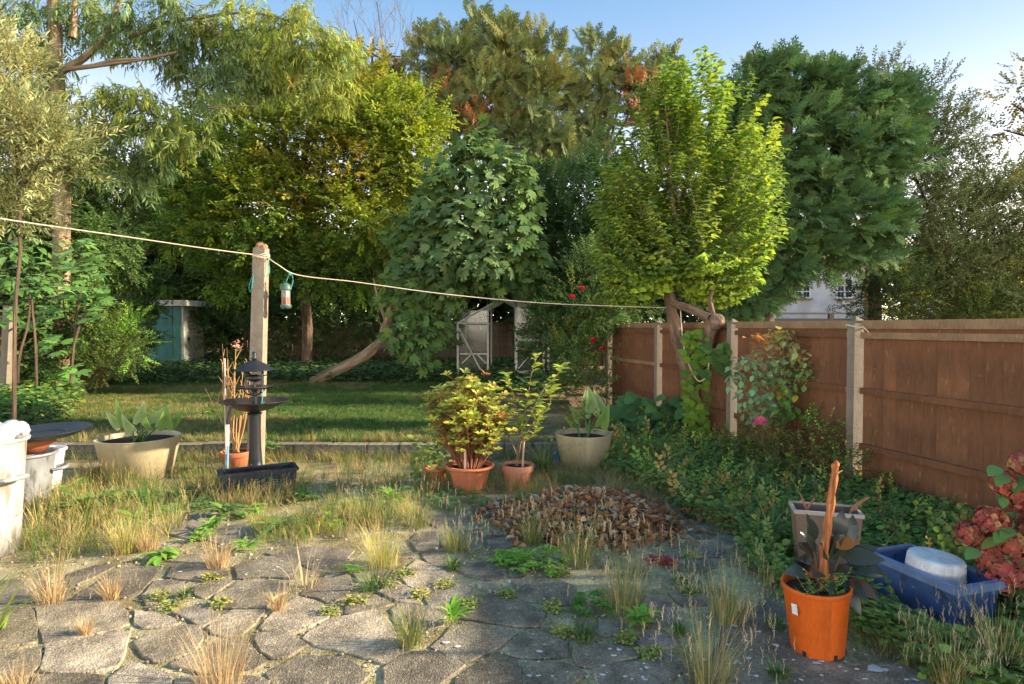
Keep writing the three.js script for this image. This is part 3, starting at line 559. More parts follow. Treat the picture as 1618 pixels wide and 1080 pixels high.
{ // square taupe bin with sticks
  const b = G(1302, 905), o = thing('square_planter', 'square taupe plastic planter holding broken sticks', 'planter', b), H = .40, yaw = -.28; o.rotation.y = yaw; const W = .36, Dp = .2, t = .008;
  const ring = (s, y) => [[-W / 2 * s, y, Dp / 2 * s], [W / 2 * s, y, Dp / 2 * s], [W / 2 * s, y, -Dp / 2 * s], [-W / 2 * s, y, -Dp / 2 * s]];
  const shell = (rs) => { const pos = [], idx = []; rs.forEach((r) => r.forEach((p) => pos.push(...p))); for (let a = 0; a < rs.length - 1; a++) for (let k = 0; k < 4; k++) { const i = a * 4 + k, j = a * 4 + (k + 1) % 4; idx.push(i, j, j + 4, i, j + 4, i + 4); } let g = new THREE.BufferGeometry(); g.setAttribute('position', new THREE.Float32BufferAttribute(pos, 3)); g.setIndex(idx); g = g.toNonIndexed(); g.computeVertexNormals(); const p = g.attributes.position, u = []; for (let k = 0; k < p.count; k++) u.push(p.getX(k) + p.getZ(k), p.getY(k)); g.setAttribute('uv', new THREE.Float32BufferAttribute(u, 2)); return g; };
  part('body', shell([ring(.02, .002), ring(.82, 0), ring(1, H)]), M.taupe, o); part('inner_wall', shell([ring(.97, H), ring(.8, .05), ring(.02, .05)]), M.taupe, o);
  part('rim', shell([ring(1.0, H - .02), ring(1.045, H - .02), ring(1.045, H), ring(.965, H + .003), ring(.965, H - .02)]), std([.40, .34, .30], .5), o); part('compost', box(W * .9, .02, Dp * .9, 0, H - .13, 0), M.compost, o);
  const wd = std([.32, .17, .09], .95, { map: T.bark }); part('stick', tubeG([V(.1, H - .14, .0), V(.16, H + .02, 0), V(.23, H + .09, .02)], .012, .009, 7, .15), wd, o); part('stick', tubeG([V(-.1, H - .14, -.02), V(-.09, H, 0), V(-.06, H + .06, .02)], .009, .005, 6, .15), wd, o); part('stick', tubeG([V(-.1, H - .05, -.02), V(-.12, H + .03, 0), V(-.15, H + .09, .02)], .007, .004, 6, .15), wd, o);
}
{ // blue crate and the upturned tub
  const Fc = V(2.19, 0, -2.93), ax = V(-.285, 0, -.958), bx = V(.958, 0, -.285), L = .50, W = .30, H = .21, o = thing('blue_crate', 'rectangular blue plastic crate lying in the weeds', 'crate', Fc); o.rotation.y = Math.atan2(-bx.z, bx.x);
  // local x = width, local -z = length
  const wall = (x0, z0, x1, z1, h, t = .006) => { const a = .025; const pos = [[x0, 0, z0], [x1, 0, z1], [x1, h, z1], [x0, h, z0]]; return pos; };
  const q = (pts) => { const g = new THREE.BufferGeometry(); g.setAttribute('position', new THREE.Float32BufferAttribute(pts.flat(), 3)); g.setAttribute('uv', new THREE.Float32BufferAttribute([0, 0, .4, 0, .4, .2, 0, .2], 2)); g.setIndex([0, 1, 2, 0, 2, 3]); g.computeVertexNormals(); return g; };
  const i = .02, base = [[i, 0, -i], [W - i, 0, -i], [W - i, 0, -L + i], [i, 0, -L + i]], rim = [[0, H, 0], [W, H, 0], [W, H, -L], [0, H, -L]];
  for (let k = 0; k < 4; k++) { const a = base[k], b = base[(k + 1) % 4], c = rim[(k + 1) % 4], d = rim[k]; const outw = q([a, b, c, d]); part('side_wall', merge([outw, q([a, b, c, d].map(([x, y, z]) => [W / 2 + (x - W / 2) * .965, y + .004, -L / 2 + (z + L / 2) * .98]))]), M.blue, o); }
  part('floor', box(W - .05, .01, L - .05, W / 2, .012, -L / 2), M.blue, o);
  const rimM = std([.13, .20, .34], .4, { map: rep(T.fine, 3) });
  part('rim', merge([box(W + .05, .016, .03, W / 2, H, .008), box(W + .05, .016, .03, W / 2, H, -L - .008), box(.03, .016, L - .015, -.008, H + .001, -L / 2), box(.03, .016, L - .015, W + .008, H + .001, -L / 2), box(W + .052, .03, .005, W / 2, H - .014, .024), box(.005, .03, L + .04, -.0255, H - .014, -L / 2)]), rimM, o);
  for (const x of [.06, W - .06]) part('stiffener', box(.016, H - .03, .012, x, H / 2 - .005, -.008), M.blue, o);
  const c = Fc.clone().addScaledVector(bx, W / 2).addScaledVector(ax, .24); const t = thing('upturned_tub', 'pale round tub lying upside down inside the blue crate', 'tub', V(c.x, .10, c.z)); t.rotation.set(.05, 0, -.06);
  part('tub', lathe([[.138, 0], [.142, .01], [.132, .155], [.125, .168], [.10, .172], [.0, .17]], 56), M.white, t); 
}
{ // small blue tube by the beige planter
  const b = G(880, 738), o = thing('blue_hand_tool', 'small tool with bright blue handle leaning by the beige planter', 'hand tool', V(b.x, .05, b.z)); part('handle', tubeG([V(.03, .0, 0), V(-.035, .13, .01)], (t) => .017 + .004 * Math.sin(t * 3.1), 0, 10, 0, 8), std([.02, .13, .55], .4), o); part('blade', tubeG([V(.05, -.045, 0), V(.03, .0, 0)], .006, .006, 6), M.zincdark, o);
}

// ================================================================ PLANTS: leaves and sprigs
const W1 = C(1, 1, 1), I4 = new THREE.Matrix4();
const tint = (a = .2) => { const k = rr(1 - a, 1 + a); return C(k * rr(.93, 1.07), k, k * rr(.9, 1.1)); };
const round = (t) => Math.pow(Math.sin(Math.PI * Math.pow(t, .8)), .75), lance = (t) => Math.sin(Math.PI * Math.pow(t, .7)), strap = (t) => Math.min(1, t * 6 + .4) * Math.pow(1 - t, .35), needle = (t) => (t > .95 ? 0 : 1 - .55 * t);
function sprig({ n = 9, twig = .3, L = .07, W = .04, ang = [.6, 1.2], droop = .35, prof = round, seg = 3, fold = .25, tilt = .5, tw = .004, hang = 0, tip = true, s = 1, wood = C(.5, .35, .22) }) {
  srand(s * 977 + 5); const g = new Geo(); const bend = rr(-.08, .08);
  g.tube([V(0, 0, 0), V(bend * twig, twig * .5, rr(-.03, .05) * twig), V(0, twig, rr(-.1, .1) * twig)], tw, tw * .4, 3, wood, 0, 3);
  for (let k = 0; k < n; k++) {
    const t = (k + .6) / n, sd = k % 2 ? 1 : -1, a = rr(...ang), p = V(bend * twig * Math.sin(t * 3.1), t * twig, 0), last = tip && k === n - 1;
    const d = last ? V(0, 1, 0) : V(sd * Math.sin(a), Math.cos(a), rr(-tilt, tilt)); if (hang) d.y += hang;
    g.leaf(orient(p, d, 1, V(rr(-.4, .4), rr(-.2, .2), 1)), L * rr(.75, 1.15), W * rr(.8, 1.15), { c: tint(), n: seg, fold, droop: droop * rr(.4, 1.6), prof });
  }
  return g.build();
}
function frond(s, L = .34, k = 9, w = .014) { // flat conifer spray with side shoots
  srand(s * 331 + 9); const g = new Geo(), b = rr(-.12, .12), at = (t) => V(b * L * t * t, L * t, -.18 * L * t * t), c = () => tint(.22);
  g.leaf(orient(V(0, 0, 0), V(0, 1, 0), 1, V(0, 0, 1)), L, w, { c: c(), n: 3, prof: needle, fold: .1, droop: .36 });
  for (let i = 0; i < k; i++) for (const sd of [-1, 1]) {
    const t = .08 + .84 * (i + rr(0, .6)) / k, l = L * (.52 - .38 * t) * rr(.8, 1.2), a = rr(.5, .8), d = V(sd * Math.sin(a), Math.cos(a), rr(-.25, .3)), p = at(t);
    g.leaf(orient(p, d, 1, V(0, 0, 1)), l, w * .9, { c: c(), n: 2, prof: needle, fold: .1, droop: .5 });
    for (const s2 of [-1, 1]) { const a2 = a * sd + s2 * .6; g.leaf(orient(p.clone().addScaledVector(d, l * rr(.35, .5)), V(Math.sin(a2), Math.cos(a2), rr(-.2, .3)), 1, V(0, 0, 1)), l * .5, w * .8, { c: c(), n: 1, prof: (t2) => (t2 > .9 ? .25 : 1), fold: .1, droop: .3 }); }
  }
  return g.build();
}
function lobed(n = 5, depth = .45, W = 1) { // fig-like leaf, length 1
  const pts = [[0, 0]]; const lobes = []; for (let k = 0; k < n; k++) lobes.push(-1.15 + 2.3 * k / (n - 1));
  const out = []; lobes.forEach((a, k) => { const R = k === 2 || n === 3 && k === 1 ? .72 : Math.abs(a) > 1 ? .45 : .62; const q = (an, r) => out.push([Math.sin(an) * r * W, .28 + Math.cos(an) * r]); if (k) q(a - 1.15 / (n - 1), R * (1 - depth)); q(a - .13, R * .86); q(a, R); q(a + .13, R * .86); });
  const poly = [[0, .1], [-.25 * W, .12], ...out, [.25 * W, .12]];
  const g = new Geo(), c = g.v(V(0, .3, 0), W1), st = g.v(V(0, -.25, 0), W1); poly.forEach(([x, y]) => g.v(V(x, y, -.28 * (x * x + (y - .3) * (y - .3)) + .05 * Math.abs(x)), W1));
  for (let k = 0; k < poly.length; k++) g.i.push(c, 2 + (k + 1) % poly.length, 2 + k);
  const a = g.v(V(-.02, .1, 0), W1), b = g.v(V(.02, .1, 0), W1); g.i.push(st, b, a);
  return g.build();
}
function single(L, W, o) { return new Geo().leaf(I4, L, W, { c: W1, n: 5, ...o }).build(); }
const outlineLeaf = (poly, cup = .3) => { const g = new Geo(); const c = g.v(V(0, .45, 0), C(.6, .72, .5)); poly.forEach(([x, y]) => g.v(V(x, y, .35 * Math.abs(x) - cup * y * y * .6), W1)); const m = poly.length; for (let k = 0; k < m; k++) g.i.push(c, 1 + (k + 1) % m, 1 + k); return g.build(); };
const LG = {
  broad: [1, 2, 3].map((s) => sprig({ s, n: 11, twig: .36, L: .085, W: .05 })),
  small: [4, 5].map((s) => sprig({ s, n: 13, twig: .3, L: .05, W: .028, tilt: .8 })),
  euc: [6, 7, 8].map((s) => sprig({ s, n: 11, twig: .3, L: .15, W: .027, ang: [.2, .9], prof: lance, droop: .5, tilt: .7, fold: .1 })),
  olive: [9, 10].map((s) => sprig({ s, n: 14, twig: .3, L: .075, W: .016, ang: [.4, .9], prof: lance, droop: .15, tilt: .8 })),
  willow: [14, 15].map((s) => sprig({ s, n: 12, twig: .4, L: .11, W: .022, ang: [.4, .9], prof: lance, droop: .5, tilt: .6 })),
  frond: [1, 2, 3, 4].map((s) => frond(s, .32, 6, .022)), cypress: [4, 5, 6].map((s) => frond(s, .32, 6, .022)),
  twig: [1, 2].map((s) => { srand(s + 70); const g = new Geo(); const w = C(1, 1, 1); g.tube([V(0, 0, 0), V(.03, .4, 0), V(-.02, .9, .03)], .007, .002, 3, w, 0, 4); for (let k = 0; k < 7; k++) { const t = rr(.2, .9), a = rr(.4, .8) * pick([-1, 1]); g.tube([V(0, t * .9, 0), V(Math.sin(a) * .28, t * .9 + Math.cos(a) * .28, rr(-.12, .12))], .003, .001, 3, w, 0, 1); } return g.build(); }),
  ivy: [1, 2, 3].map((s) => { srand(s * 51); const g = new Geo(); for (let k = 0; k < 8; k++) { const a = rr(0, 6.28), r = rr(.02, .13), h = rr(.02, .12); g.leaf(orient(V(Math.cos(a) * r, h, Math.sin(a) * r), V(Math.cos(a), rr(-.2, .5), Math.sin(a)), 1, V(rr(-.3, .3), 1, rr(-.3, .3))), rr(.05, .085), rr(.045, .07), { c: tint(.3), n: 3, prof: round, fold: .2, droop: .4 }); } return g.build(); }),
  fig: lobed(5, .42), vine: lobed(3, .22, 1.15), fruit: single(.118, .066, { prof: lance, fold: .35, droop: .9, n: 3 }), dead: [single(.075, .035, { prof: lance, fold: .9, droop: 1.6, n: 4 }), single(.065, .04, { prof: round, fold: 1.3, droop: -.8, n: 4 })],
  rubber: single(.17, .085, { prof: lance, fold: .22, droop: .5, n: 7 }), hosta: single(.25, .19, { prof: round, fold: .22, droop: .8, n: 6 }), loquat: single(.27, .085, { prof: (t) => Math.sin(Math.PI * Math.pow(t, 1.25)), fold: .3, droop: .9, n: 6 }),
  arum: outlineLeaf([[0, 0], [-.12, -.16], [-.26, -.1], [-.27, .15], [-.2, .45], [-.08, .82], [0, 1], [.08, .82], [.2, .45], [.27, .15], [.26, -.1], [.12, -.16]], .28), hydr: single(.14, .09, { prof: round, fold: .2, droop: .6, n: 5 }), rose: single(.055, .036, { prof: round, fold: .2, droop: .5, n: 3 }),
};
const LM = { soft: leafMat([1.45, 1.45, 1], .4, .08, .5), thin: leafMat([1.75, 1.7, 1], .45, .05, .5), waxy: leafMat([1.5, 1.5, 1.05], .25, .16, .4), matte: dull(1.35, 1.35, 1.0), grass: leafMat([1, 1, 1], .3, .05, .5), dead: leafMat([1, 1, 1], .2, .1, .5), woody: std([1, 1, 1], .95, { vertexColors: true }) };

// clumps of sprigs in ellipsoids given as [px, py, D, rx px, ry px, depth m, colours]
function crown(blobs, o) {
  const items = [], centres = [];
  for (const [px, py, D, rx, ry, rd, cols] of blobs) {
    const c = P(px, py, D), R = V(rx * D / F, ry * D / F, rd), area = (R.x * R.y + R.x * R.z + R.y * R.z), n = Math.max(2, Math.round(area * o.clumps)); centres.push(c);
    for (let k = 0; k < n; k++) {
      const u = V(gauss(), gauss(), gauss()).normalize(), r = Math.pow(rnd(), o.shell ?? .33), cc = c.clone().add(V(u.x * R.x, u.y * R.y, u.z * R.z).multiplyScalar(r * rr(.9, 1.08))), col = pick(cols ?? o.cols), cl = rr(.78, 1.22), sig = o.sig * rr(.7, 1.3);
      if (o.skip && o.skip(cc)) continue;
      for (let j = 0; j < o.k; j++) {
        const off = V(gauss(), gauss() * (o.flat ?? .8), gauss()).multiplyScalar(sig), p = cc.clone().add(off), out = off.clone().normalize().multiplyScalar(.7).add(u.clone().multiplyScalar(.7)), d = o.dir(out, p);
        items.push({ m: orient(p, d, rr(...o.size), o.face ? o.face(out) : V(rr(-.5, .5), 1, rr(-.5, .5)), rr(-.4, .4)), c: vary(col, o.vary ?? .2).multiplyScalar(cl) });
      }
    }
  }
  return { items, centres };
}
function splitCopies(name, geos, mat, items, root) { geos.forEach((g, k) => { const m = copies(name, g, mat, items.filter((_, i) => i % geos.length === k), root, root); m.userData.kind = 'stuff'; }); }
function tree(name, label, base, trunk, r0, r1, bark, blobs, o) {
  const t = thing(name, label, o.cat ?? 'tree', base, o.group); srand(o.seed);
  if (trunk) wpart('trunk', tubeG(trunk, r0, r1, 12, .12), bark, t);
  const { items, centres } = crown(blobs, o);
  if (trunk && !o.noLimbs) centres.forEach((c, k) => { const at = trunk[Math.max(1, Math.min(trunk.length - 1, Math.round((trunk.length - 1) * (.55 + .45 * (k + 1) / centres.length))))], mid = at.clone().lerp(c, .5).add(V(rr(-.2, .2), rr(-.1, .25), rr(-.2, .2))); wpart('limb', tubeG([at, mid, c], r1 * .8, r1 * .22, 7, .1), bark, t); });
  splitCopies('crown', o.geo, o.mat, items, t);
  return t;
}
const out_ = (out, w = V(0, .3, 0), j = .5) => out.clone().add(w).add(V(rr(-j, j), rr(-j, j), rr(-j, j))).normalize();

// ---------------------------------------------------------------- far hedges and trees
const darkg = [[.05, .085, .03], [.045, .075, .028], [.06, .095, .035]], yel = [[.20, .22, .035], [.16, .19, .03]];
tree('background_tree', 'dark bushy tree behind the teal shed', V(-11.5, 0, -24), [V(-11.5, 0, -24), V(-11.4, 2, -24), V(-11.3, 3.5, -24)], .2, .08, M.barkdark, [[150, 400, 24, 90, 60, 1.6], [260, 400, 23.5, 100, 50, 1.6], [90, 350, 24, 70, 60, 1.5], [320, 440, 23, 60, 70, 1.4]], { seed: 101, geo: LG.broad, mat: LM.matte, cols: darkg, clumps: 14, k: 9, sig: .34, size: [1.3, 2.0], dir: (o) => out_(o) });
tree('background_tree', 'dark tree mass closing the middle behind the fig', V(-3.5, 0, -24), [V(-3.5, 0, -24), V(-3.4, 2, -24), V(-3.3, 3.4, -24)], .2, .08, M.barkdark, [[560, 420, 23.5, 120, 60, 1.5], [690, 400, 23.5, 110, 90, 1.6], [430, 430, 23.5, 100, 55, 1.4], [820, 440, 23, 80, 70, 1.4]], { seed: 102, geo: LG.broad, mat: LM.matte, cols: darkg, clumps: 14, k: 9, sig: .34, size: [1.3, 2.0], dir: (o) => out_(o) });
tree('golden_shrub', 'sunlit golden-yellow shrub glimpsed behind the left trees', V(-15.5, 0, -22), null, 0, 0, null, [[140, 352, 22, 34, 18, .6], [215, 366, 22, 26, 9, .4]], { cat: 'shrub', seed: 103, geo: LG.small, mat: LM.thin, cols: [[.50, .40, .03], [.42, .36, .04]], clumps: 30, k: 8, sig: .14, size: [1, 1.5], dir: (o) => out_(o) });
tree('shade_shrub', 'dark ivy-covered shrub filling the corner behind the roses', V(1.2, 0, -13.5), null, 0, 0, null, [[905, 400, 14, 55, 110, .9], [870, 330, 14.5, 50, 60, .8], [955, 440, 13.2, 45, 90, .7], [880, 520, 13, 50, 70, .6], [1000, 430, 12.6, 40, 80, .6], [1000, 320, 14.8, 50, 70, .7], [950, 300, 15, 40, 60, .6], [1050, 400, 14.5, 40, 70, .6]], { cat: 'shrub', seed: 104, geo: LG.broad, mat: LM.waxy, cols: [[.04, .085, .03], [.05, .10, .04]], clumps: 24, k: 9, sig: .24, size: [.8, 1.3], dir: (o) => out_(o) });

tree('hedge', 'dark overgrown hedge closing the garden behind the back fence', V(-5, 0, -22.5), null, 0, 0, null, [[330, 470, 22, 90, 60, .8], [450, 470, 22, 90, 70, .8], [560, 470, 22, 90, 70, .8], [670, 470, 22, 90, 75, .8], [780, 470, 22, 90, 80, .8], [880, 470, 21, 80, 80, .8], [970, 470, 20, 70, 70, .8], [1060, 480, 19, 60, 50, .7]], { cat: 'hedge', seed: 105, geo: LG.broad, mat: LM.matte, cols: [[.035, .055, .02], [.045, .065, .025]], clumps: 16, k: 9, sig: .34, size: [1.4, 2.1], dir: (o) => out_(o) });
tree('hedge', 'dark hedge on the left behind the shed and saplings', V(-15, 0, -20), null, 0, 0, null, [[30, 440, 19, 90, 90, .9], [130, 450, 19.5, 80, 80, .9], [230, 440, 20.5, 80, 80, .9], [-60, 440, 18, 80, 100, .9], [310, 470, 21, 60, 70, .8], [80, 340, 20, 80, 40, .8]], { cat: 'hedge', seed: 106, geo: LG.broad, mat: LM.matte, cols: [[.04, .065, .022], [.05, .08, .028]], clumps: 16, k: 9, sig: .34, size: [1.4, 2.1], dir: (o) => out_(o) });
tree('background_tree', 'mid-green tree between the eucalyptus and the yellow-green tree', V(-12.2, LAWN, -18.5), [V(-12.2, LAWN, -18.5), V(-12, 2, -18.5), V(-11.4, 4.5, -18.5)], .16, .06, M.bark, [[170, 300, 18.5, 70, 40, 1], [260, 290, 18.5, 70, 45, 1], [330, 230, 18.5, 60, 50, 1], [250, 350, 18.3, 80, 40, 1], [90, 300, 18.5, 60, 50, 1], [380, 160, 18.5, 60, 50, 1], [340, 320, 18, 60, 40, .9], [420, 90, 18.5, 50, 40, .8]], { seed: 107, geo: LG.broad, mat: LM.soft, cols: [[.075, .12, .035], [.10, .14, .04], [.085, .125, .03]], clumps: 13, k: 8, sig: .3, size: [1.1, 1.8], shell: .45, dir: (o) => out_(o) });
tree('understorey_shrub', 'shaded leafy understorey in front of the back board fence', V(-4.5, LAWN, -19.3), null, 0, 0, null, [[350, 520, 19.4, 50, 40, .5], [420, 530, 19.3, 40, 34, .5], [540, 525, 19.2, 46, 40, .5], [590, 500, 19.4, 30, 50, .4], [700, 520, 18.6, 40, 50, .5], [450, 490, 19.6, 34, 40, .4], [520, 480, 19.6, 30, 40, .4]], { cat: 'shrub', seed: 108, geo: LG.broad, mat: LM.waxy, cols: [[.05, .09, .03], [.06, .105, .035], [.045, .08, .03]], clumps: 20, k: 7, sig: .22, size: [.8, 1.3], dir: (o) => out_(o) });
tree('far_hedge', 'far tree belt low on the horizon behind the gardens', V(0, 0, -34), null, 0, 0, null, [[-80, 470, 30, 130, 70, 1], [120, 470, 31, 130, 70, 1], [330, 480, 31, 130, 60, 1], [540, 480, 31, 130, 60, 1], [740, 480, 31, 130, 60, 1], [930, 480, 30, 110, 60, 1], [1090, 470, 29, 90, 60, 1], [1440, 475, 30, 75, 55, 1], [1560, 470, 30, 90, 60, 1], [1700, 470, 30, 100, 70, 1], [960, 400, 30, 60, 60, 1]], { cat: 'trees', seed: 109, geo: LG.broad, mat: LM.matte, cols: [[.07, .095, .04], [.09, .11, .045]], clumps: 7, k: 8, sig: .5, size: [2, 3.2], dir: (o) => out_(o) });
// ---------------------------------------------------------------- right-hand trees beyond the fence
const rt = P(1385, 515, 17);
tree('evergreen_tree', 'dark small-leaved tree with a bare black trunk beyond the fence', V(rt.x, 0, rt.z), [V(rt.x, 0, rt.z), P(1382, 460, 17), P(1388, 390, 17), P(1400, 300, 17.2), P(1420, 200, 17.4)], .19, .07, M.barkdark,
  [[1400, 150, 17.5, 60, 45, .7], [1450, 165, 17.5, 60, 50, .7], [1500, 210, 17.4, 45, 40, .6], [1470, 250, 17.2, 70, 50, .8], [1440, 320, 17, 60, 60, .9], [1420, 460, 16.5, 60, 45, .7, [[.045, .075, .03]]], [1360, 470, 16.6, 22, 35, .4, [[.045, .07, .03]]], [1500, 400, 17, 60, 70, .9]],
  { seed: 201, geo: LG.small, mat: LM.waxy, cols: [[.075, .10, .05], [.09, .11, .055]], clumps: 18, k: 8, sig: .2, size: [1.2, 1.8], shell: .5, dir: (o) => out_(o, V(.2, .4, 0)) });
tree('bushy_tree', 'grey-green bushy tree filling the right edge above the fence', P(1590, 515, 18.5).setY(0), [P(1590, 560, 18.5), P(1572, 430, 18.5), P(1565, 330, 18.5)], .17, .06, M.barkdark,
  [[1560, 330, 18.5, 80, 80, 1.1], [1500, 350, 18.6, 60, 70, 1], [1620, 340, 18.5, 60, 80, 1], [1570, 440, 18, 90, 60, 1], [1480, 460, 18, 60, 50, .8, [[.12, .15, .04], [.07, .10, .04]]], [1650, 430, 18, 60, 90, 1], [1560, 490, 17.6, 80, 30, .7, [[.09, .14, .04]]]],
  { seed: 202, geo: LG.small, mat: LM.waxy, cols: [[.13, .155, .075], [.105, .135, .065], [.15, .165, .085]], clumps: 20, k: 8, sig: .26, size: [1.2, 1.9], shell: .4, dir: (o) => out_(o) });
tree('golden_shrub', 'yellow-green sunlit foliage behind the bare black trunk', P(1440, 515, 21).setY(0), null, 0, 0, null, [[1420, 400, 21, 50, 25, .7], [1470, 440, 21, 60, 35, .8], [1400, 460, 20.8, 30, 40, .6], [1560, 420, 22, 50, 35, .7]], { cat: 'shrub', seed: 203, geo: LG.small, mat: LM.thin, cols: [[.30, .32, .04], [.22, .27, .04]], clumps: 12, k: 8, sig: .25, size: [1.3, 1.9], dir: (o) => out_(o) });
tree('leaning_tree', 'tree with clustered brownish leaves reaching in at the top right', V(10.8, 0, -11.5), [V(11.2, 0, -11.5), V(11.1, 2.5, -11.5), V(10.8, 4.5, -11.5), V(10.6, 6, -11.4)], .16, .06, M.barkdark,
  [[1625, 130, 11.5, 30, 45, .5], [1600, 165, 11.5, 28, 26, .4], [1585, 205, 11.6, 22, 20, .35], [1640, 220, 11.5, 40, 50, .6], [1612, 245, 11.6, 26, 18, .3]], { seed: 204, geo: LG.broad, mat: LM.soft, cols: [[.11, .11, .035], [.15, .11, .03], [.08, .10, .04]], clumps: 16, k: 5, sig: .1, size: [.6, .95], shell: .6, dir: (o) => out_(o) });

// ---------------------------------------------------------------- big green conifer beyond the fence
{
  const b = P(1205, 515, 13.6), cols = [[.060, .135, .055], [.050, .115, .05], [.078, .165, .06]];
  tree('leyland_conifer', 'large dense green conifer leaning right beyond the fence', V(b.x, 0, b.z), [V(b.x, 0, b.z), P(1207, 440, 13.6), P(1220, 330, 13.7), P(1240, 220, 13.8), P(1250, 140, 13.8)], .26, .08, M.bark,
    [[1195, 150, 13.9, 50, 60, .8], [1260, 145, 13.9, 60, 50, .8], [1330, 160, 13.8, 70, 55, .8], [1400, 180, 13.7, 42, 50, .6], [1240, 230, 13.7, 90, 70, 1.1], [1350, 250, 13.5, 80, 60, .9], [1400, 250, 13.5, 50, 40, .6], [1250, 320, 13.5, 90, 70, 1.1], [1340, 340, 13.4, 80, 50, .8], [1230, 400, 13.4, 70, 50, .9], [1300, 400, 13.3, 70, 32, .6], [1215, 450, 13.4, 50, 32, .6], [1175, 470, 13.4, 30, 30, .5], [1370, 390, 13.4, 40, 24, .5], [1160, 240, 14, 40, 70, .6], [1170, 350, 14, 40, 70, .6], [1110, 260, 14.6, 40, 60, .6], [1100, 360, 14.6, 50, 60, .6], [1120, 450, 14.4, 50, 40, .5]],
    { seed: 301, geo: LG.frond, mat: dull(1.5, 1.3, .85), cols, clumps: 30, k: 8, sig: .15, flat: .5, size: [.85, 1.5], shell: .3, dir: (o) => out_(o, V(.45, .3, .25), .6), face: (o) => V(rr(-.4, .4), .55, 1), vary: .22 });
}
// ---------------------------------------------------------------- rusty cypresses behind
{
  const g = [[.10, .135, .06], [.12, .145, .055], [.085, .12, .06]], r = [[.24, .11, .055], [.12, .13, .06], [.10, .125, .06]], y = [[.17, .175, .06], [.14, .16, .06], [.11, .14, .06]];
  const D = 19.5, o = { geo: LG.cypress, mat: dull(1.6, 1.5, 1.0), cols: g, clumps: 15, k: 7, sig: .22, size: [1.1, 1.9], shell: .45, dir: (q) => out_(q, V(.15, .8, .1), .45), face: (q) => V(rr(-.4, .6), .4, 1), vary: .25, group: 'cypresses behind the fig' };
  const b = P(820, 515, D);
  tree('cypress_tree', 'tall olive-green cypress with rust-brown patches, centre of the skyline', V(b.x, 0, b.z), [V(b.x, 0, b.z), P(825, 420, D), P(838, 300, D), P(842, 200, D), P(845, 110, D)], .24, .07, M.bark,
    [[840, 90, D, 60, 40, .7, y], [790, 85, D, 50, 45, .7, g], [720, 100, D, 50, 55, .8, g], [670, 85, D, 22, 40, .4, g], [770, 150, D, 80, 50, 1, y], [860, 150, D, 60, 50, .9, y], [740, 200, D, 70, 45, .9, r], [830, 210, D, 80, 50, .9, g], [890, 110, D, 22, 40, .4, g], [870, 260, D, 60, 50, .8, g], [840, 320, D, 40, 45, .6, [[.10, .07, .045]]], [700, 160, D, 45, 50, .6, r], [800, 50, D, 22, 22, .3, g], [755, 45, D, 26, 20, .3, g]], { ...o, seed: 311 });
  const b2 = P(975, 515, D + .5);
  tree('cypress_tree', 'shorter russet cypress left of the bright fruit tree crown', V(b2.x, 0, b2.z), [V(b2.x, 0, b2.z), P(970, 380, D + .5), P(960, 240, D + .5), P(955, 120, D + .5)], .2, .06, M.bark,
    [[945, 90, D + .5, 26, 36, .5, g], [985, 110, D + .5, 35, 34, .6, y], [1010, 150, D + .5, 45, 40, .7, r], [945, 170, D + .5, 45, 50, .8, g], [1030, 190, D + .5, 40, 50, .6, r], [930, 240, D + .5, 45, 45, .7, g], [1040, 110, D + .5, 22, 26, .4, g]], { ...o, seed: 312 });
  const b3 = P(620, 515, D + 1);
  tree('cypress_tree', 'thin browning cypress between the bare twigs and the tall cypress', V(b3.x, 0, b3.z), [V(b3.x, 0, b3.z), P(622, 380, D + 1), P(625, 240, D + 1), P(628, 90, D + 1)], .15, .03, M.bark,
    [[640, 180, D + 1, 45, 50, .7, r], [600, 150, D + 1, 40, 40, .6, y], [630, 120, D + 1, 20, 50, .4, r], [580, 200, D + 1, 50, 40, .6, y]], { ...o, seed: 313, clumps: 9 });
  srand(320); // bare twigs against the sky
  const t = thing('bare_tree', 'bare grey-twigged treetop against the sky left of the cypress', 'tree', V(P(590, 515, D).x, 0, -D)); wpart('trunk', tubeG([P(600, 515, D), P(590, 330, D), P(585, 170, D), P(590, 60, D)], .13, .02, 8, .1), M.bark, t);
  const it = []; for (let k = 0; k < 70; k++) { const q = P(rr(535, 655), rr(20, 190), D + rr(-.6, .6)); it.push({ m: orient(q, out_(V(rr(-.4, .4), 1, 0)), rr(.9, 1.6)), c: vary([.20, .165, .15], .3) }); } splitCopies('twig', LG.twig, LM.woody, it, t);
  for (let k = 0; k < 9; k++) wpart('limb', tubeG([P(590, rr(120, 330), D), P(590 + rr(-30, 40), rr(90, 180), D), P(rr(535, 650), rr(0, 90), D)], .05, .012, 6), M.bark, t);
  // the hanging dead branch
  const h = thing('dead_branch', 'rust-brown dead conifer branch hanging beside the fig', 'branch', P(858, 355, 15.5)); const hi = []; for (let k = 0; k < 26; k++) hi.push({ m: orient(P(858 + rr(-9, 9), rr(312, 365), 15.5), V(rr(-.3, .3), -1, rr(-.3, .3)), rr(.4, .7)), c: vary([.33, .11, .05], .2) }); splitCopies('dead_foliage', LG.cypress, LM.matte, hi, h); wpart('stem', tubeG([P(856, 270, 15.5), P(857, 320, 15.5), P(858, 365, 15.5)], .012, .006, 6), M.bark, h);
}
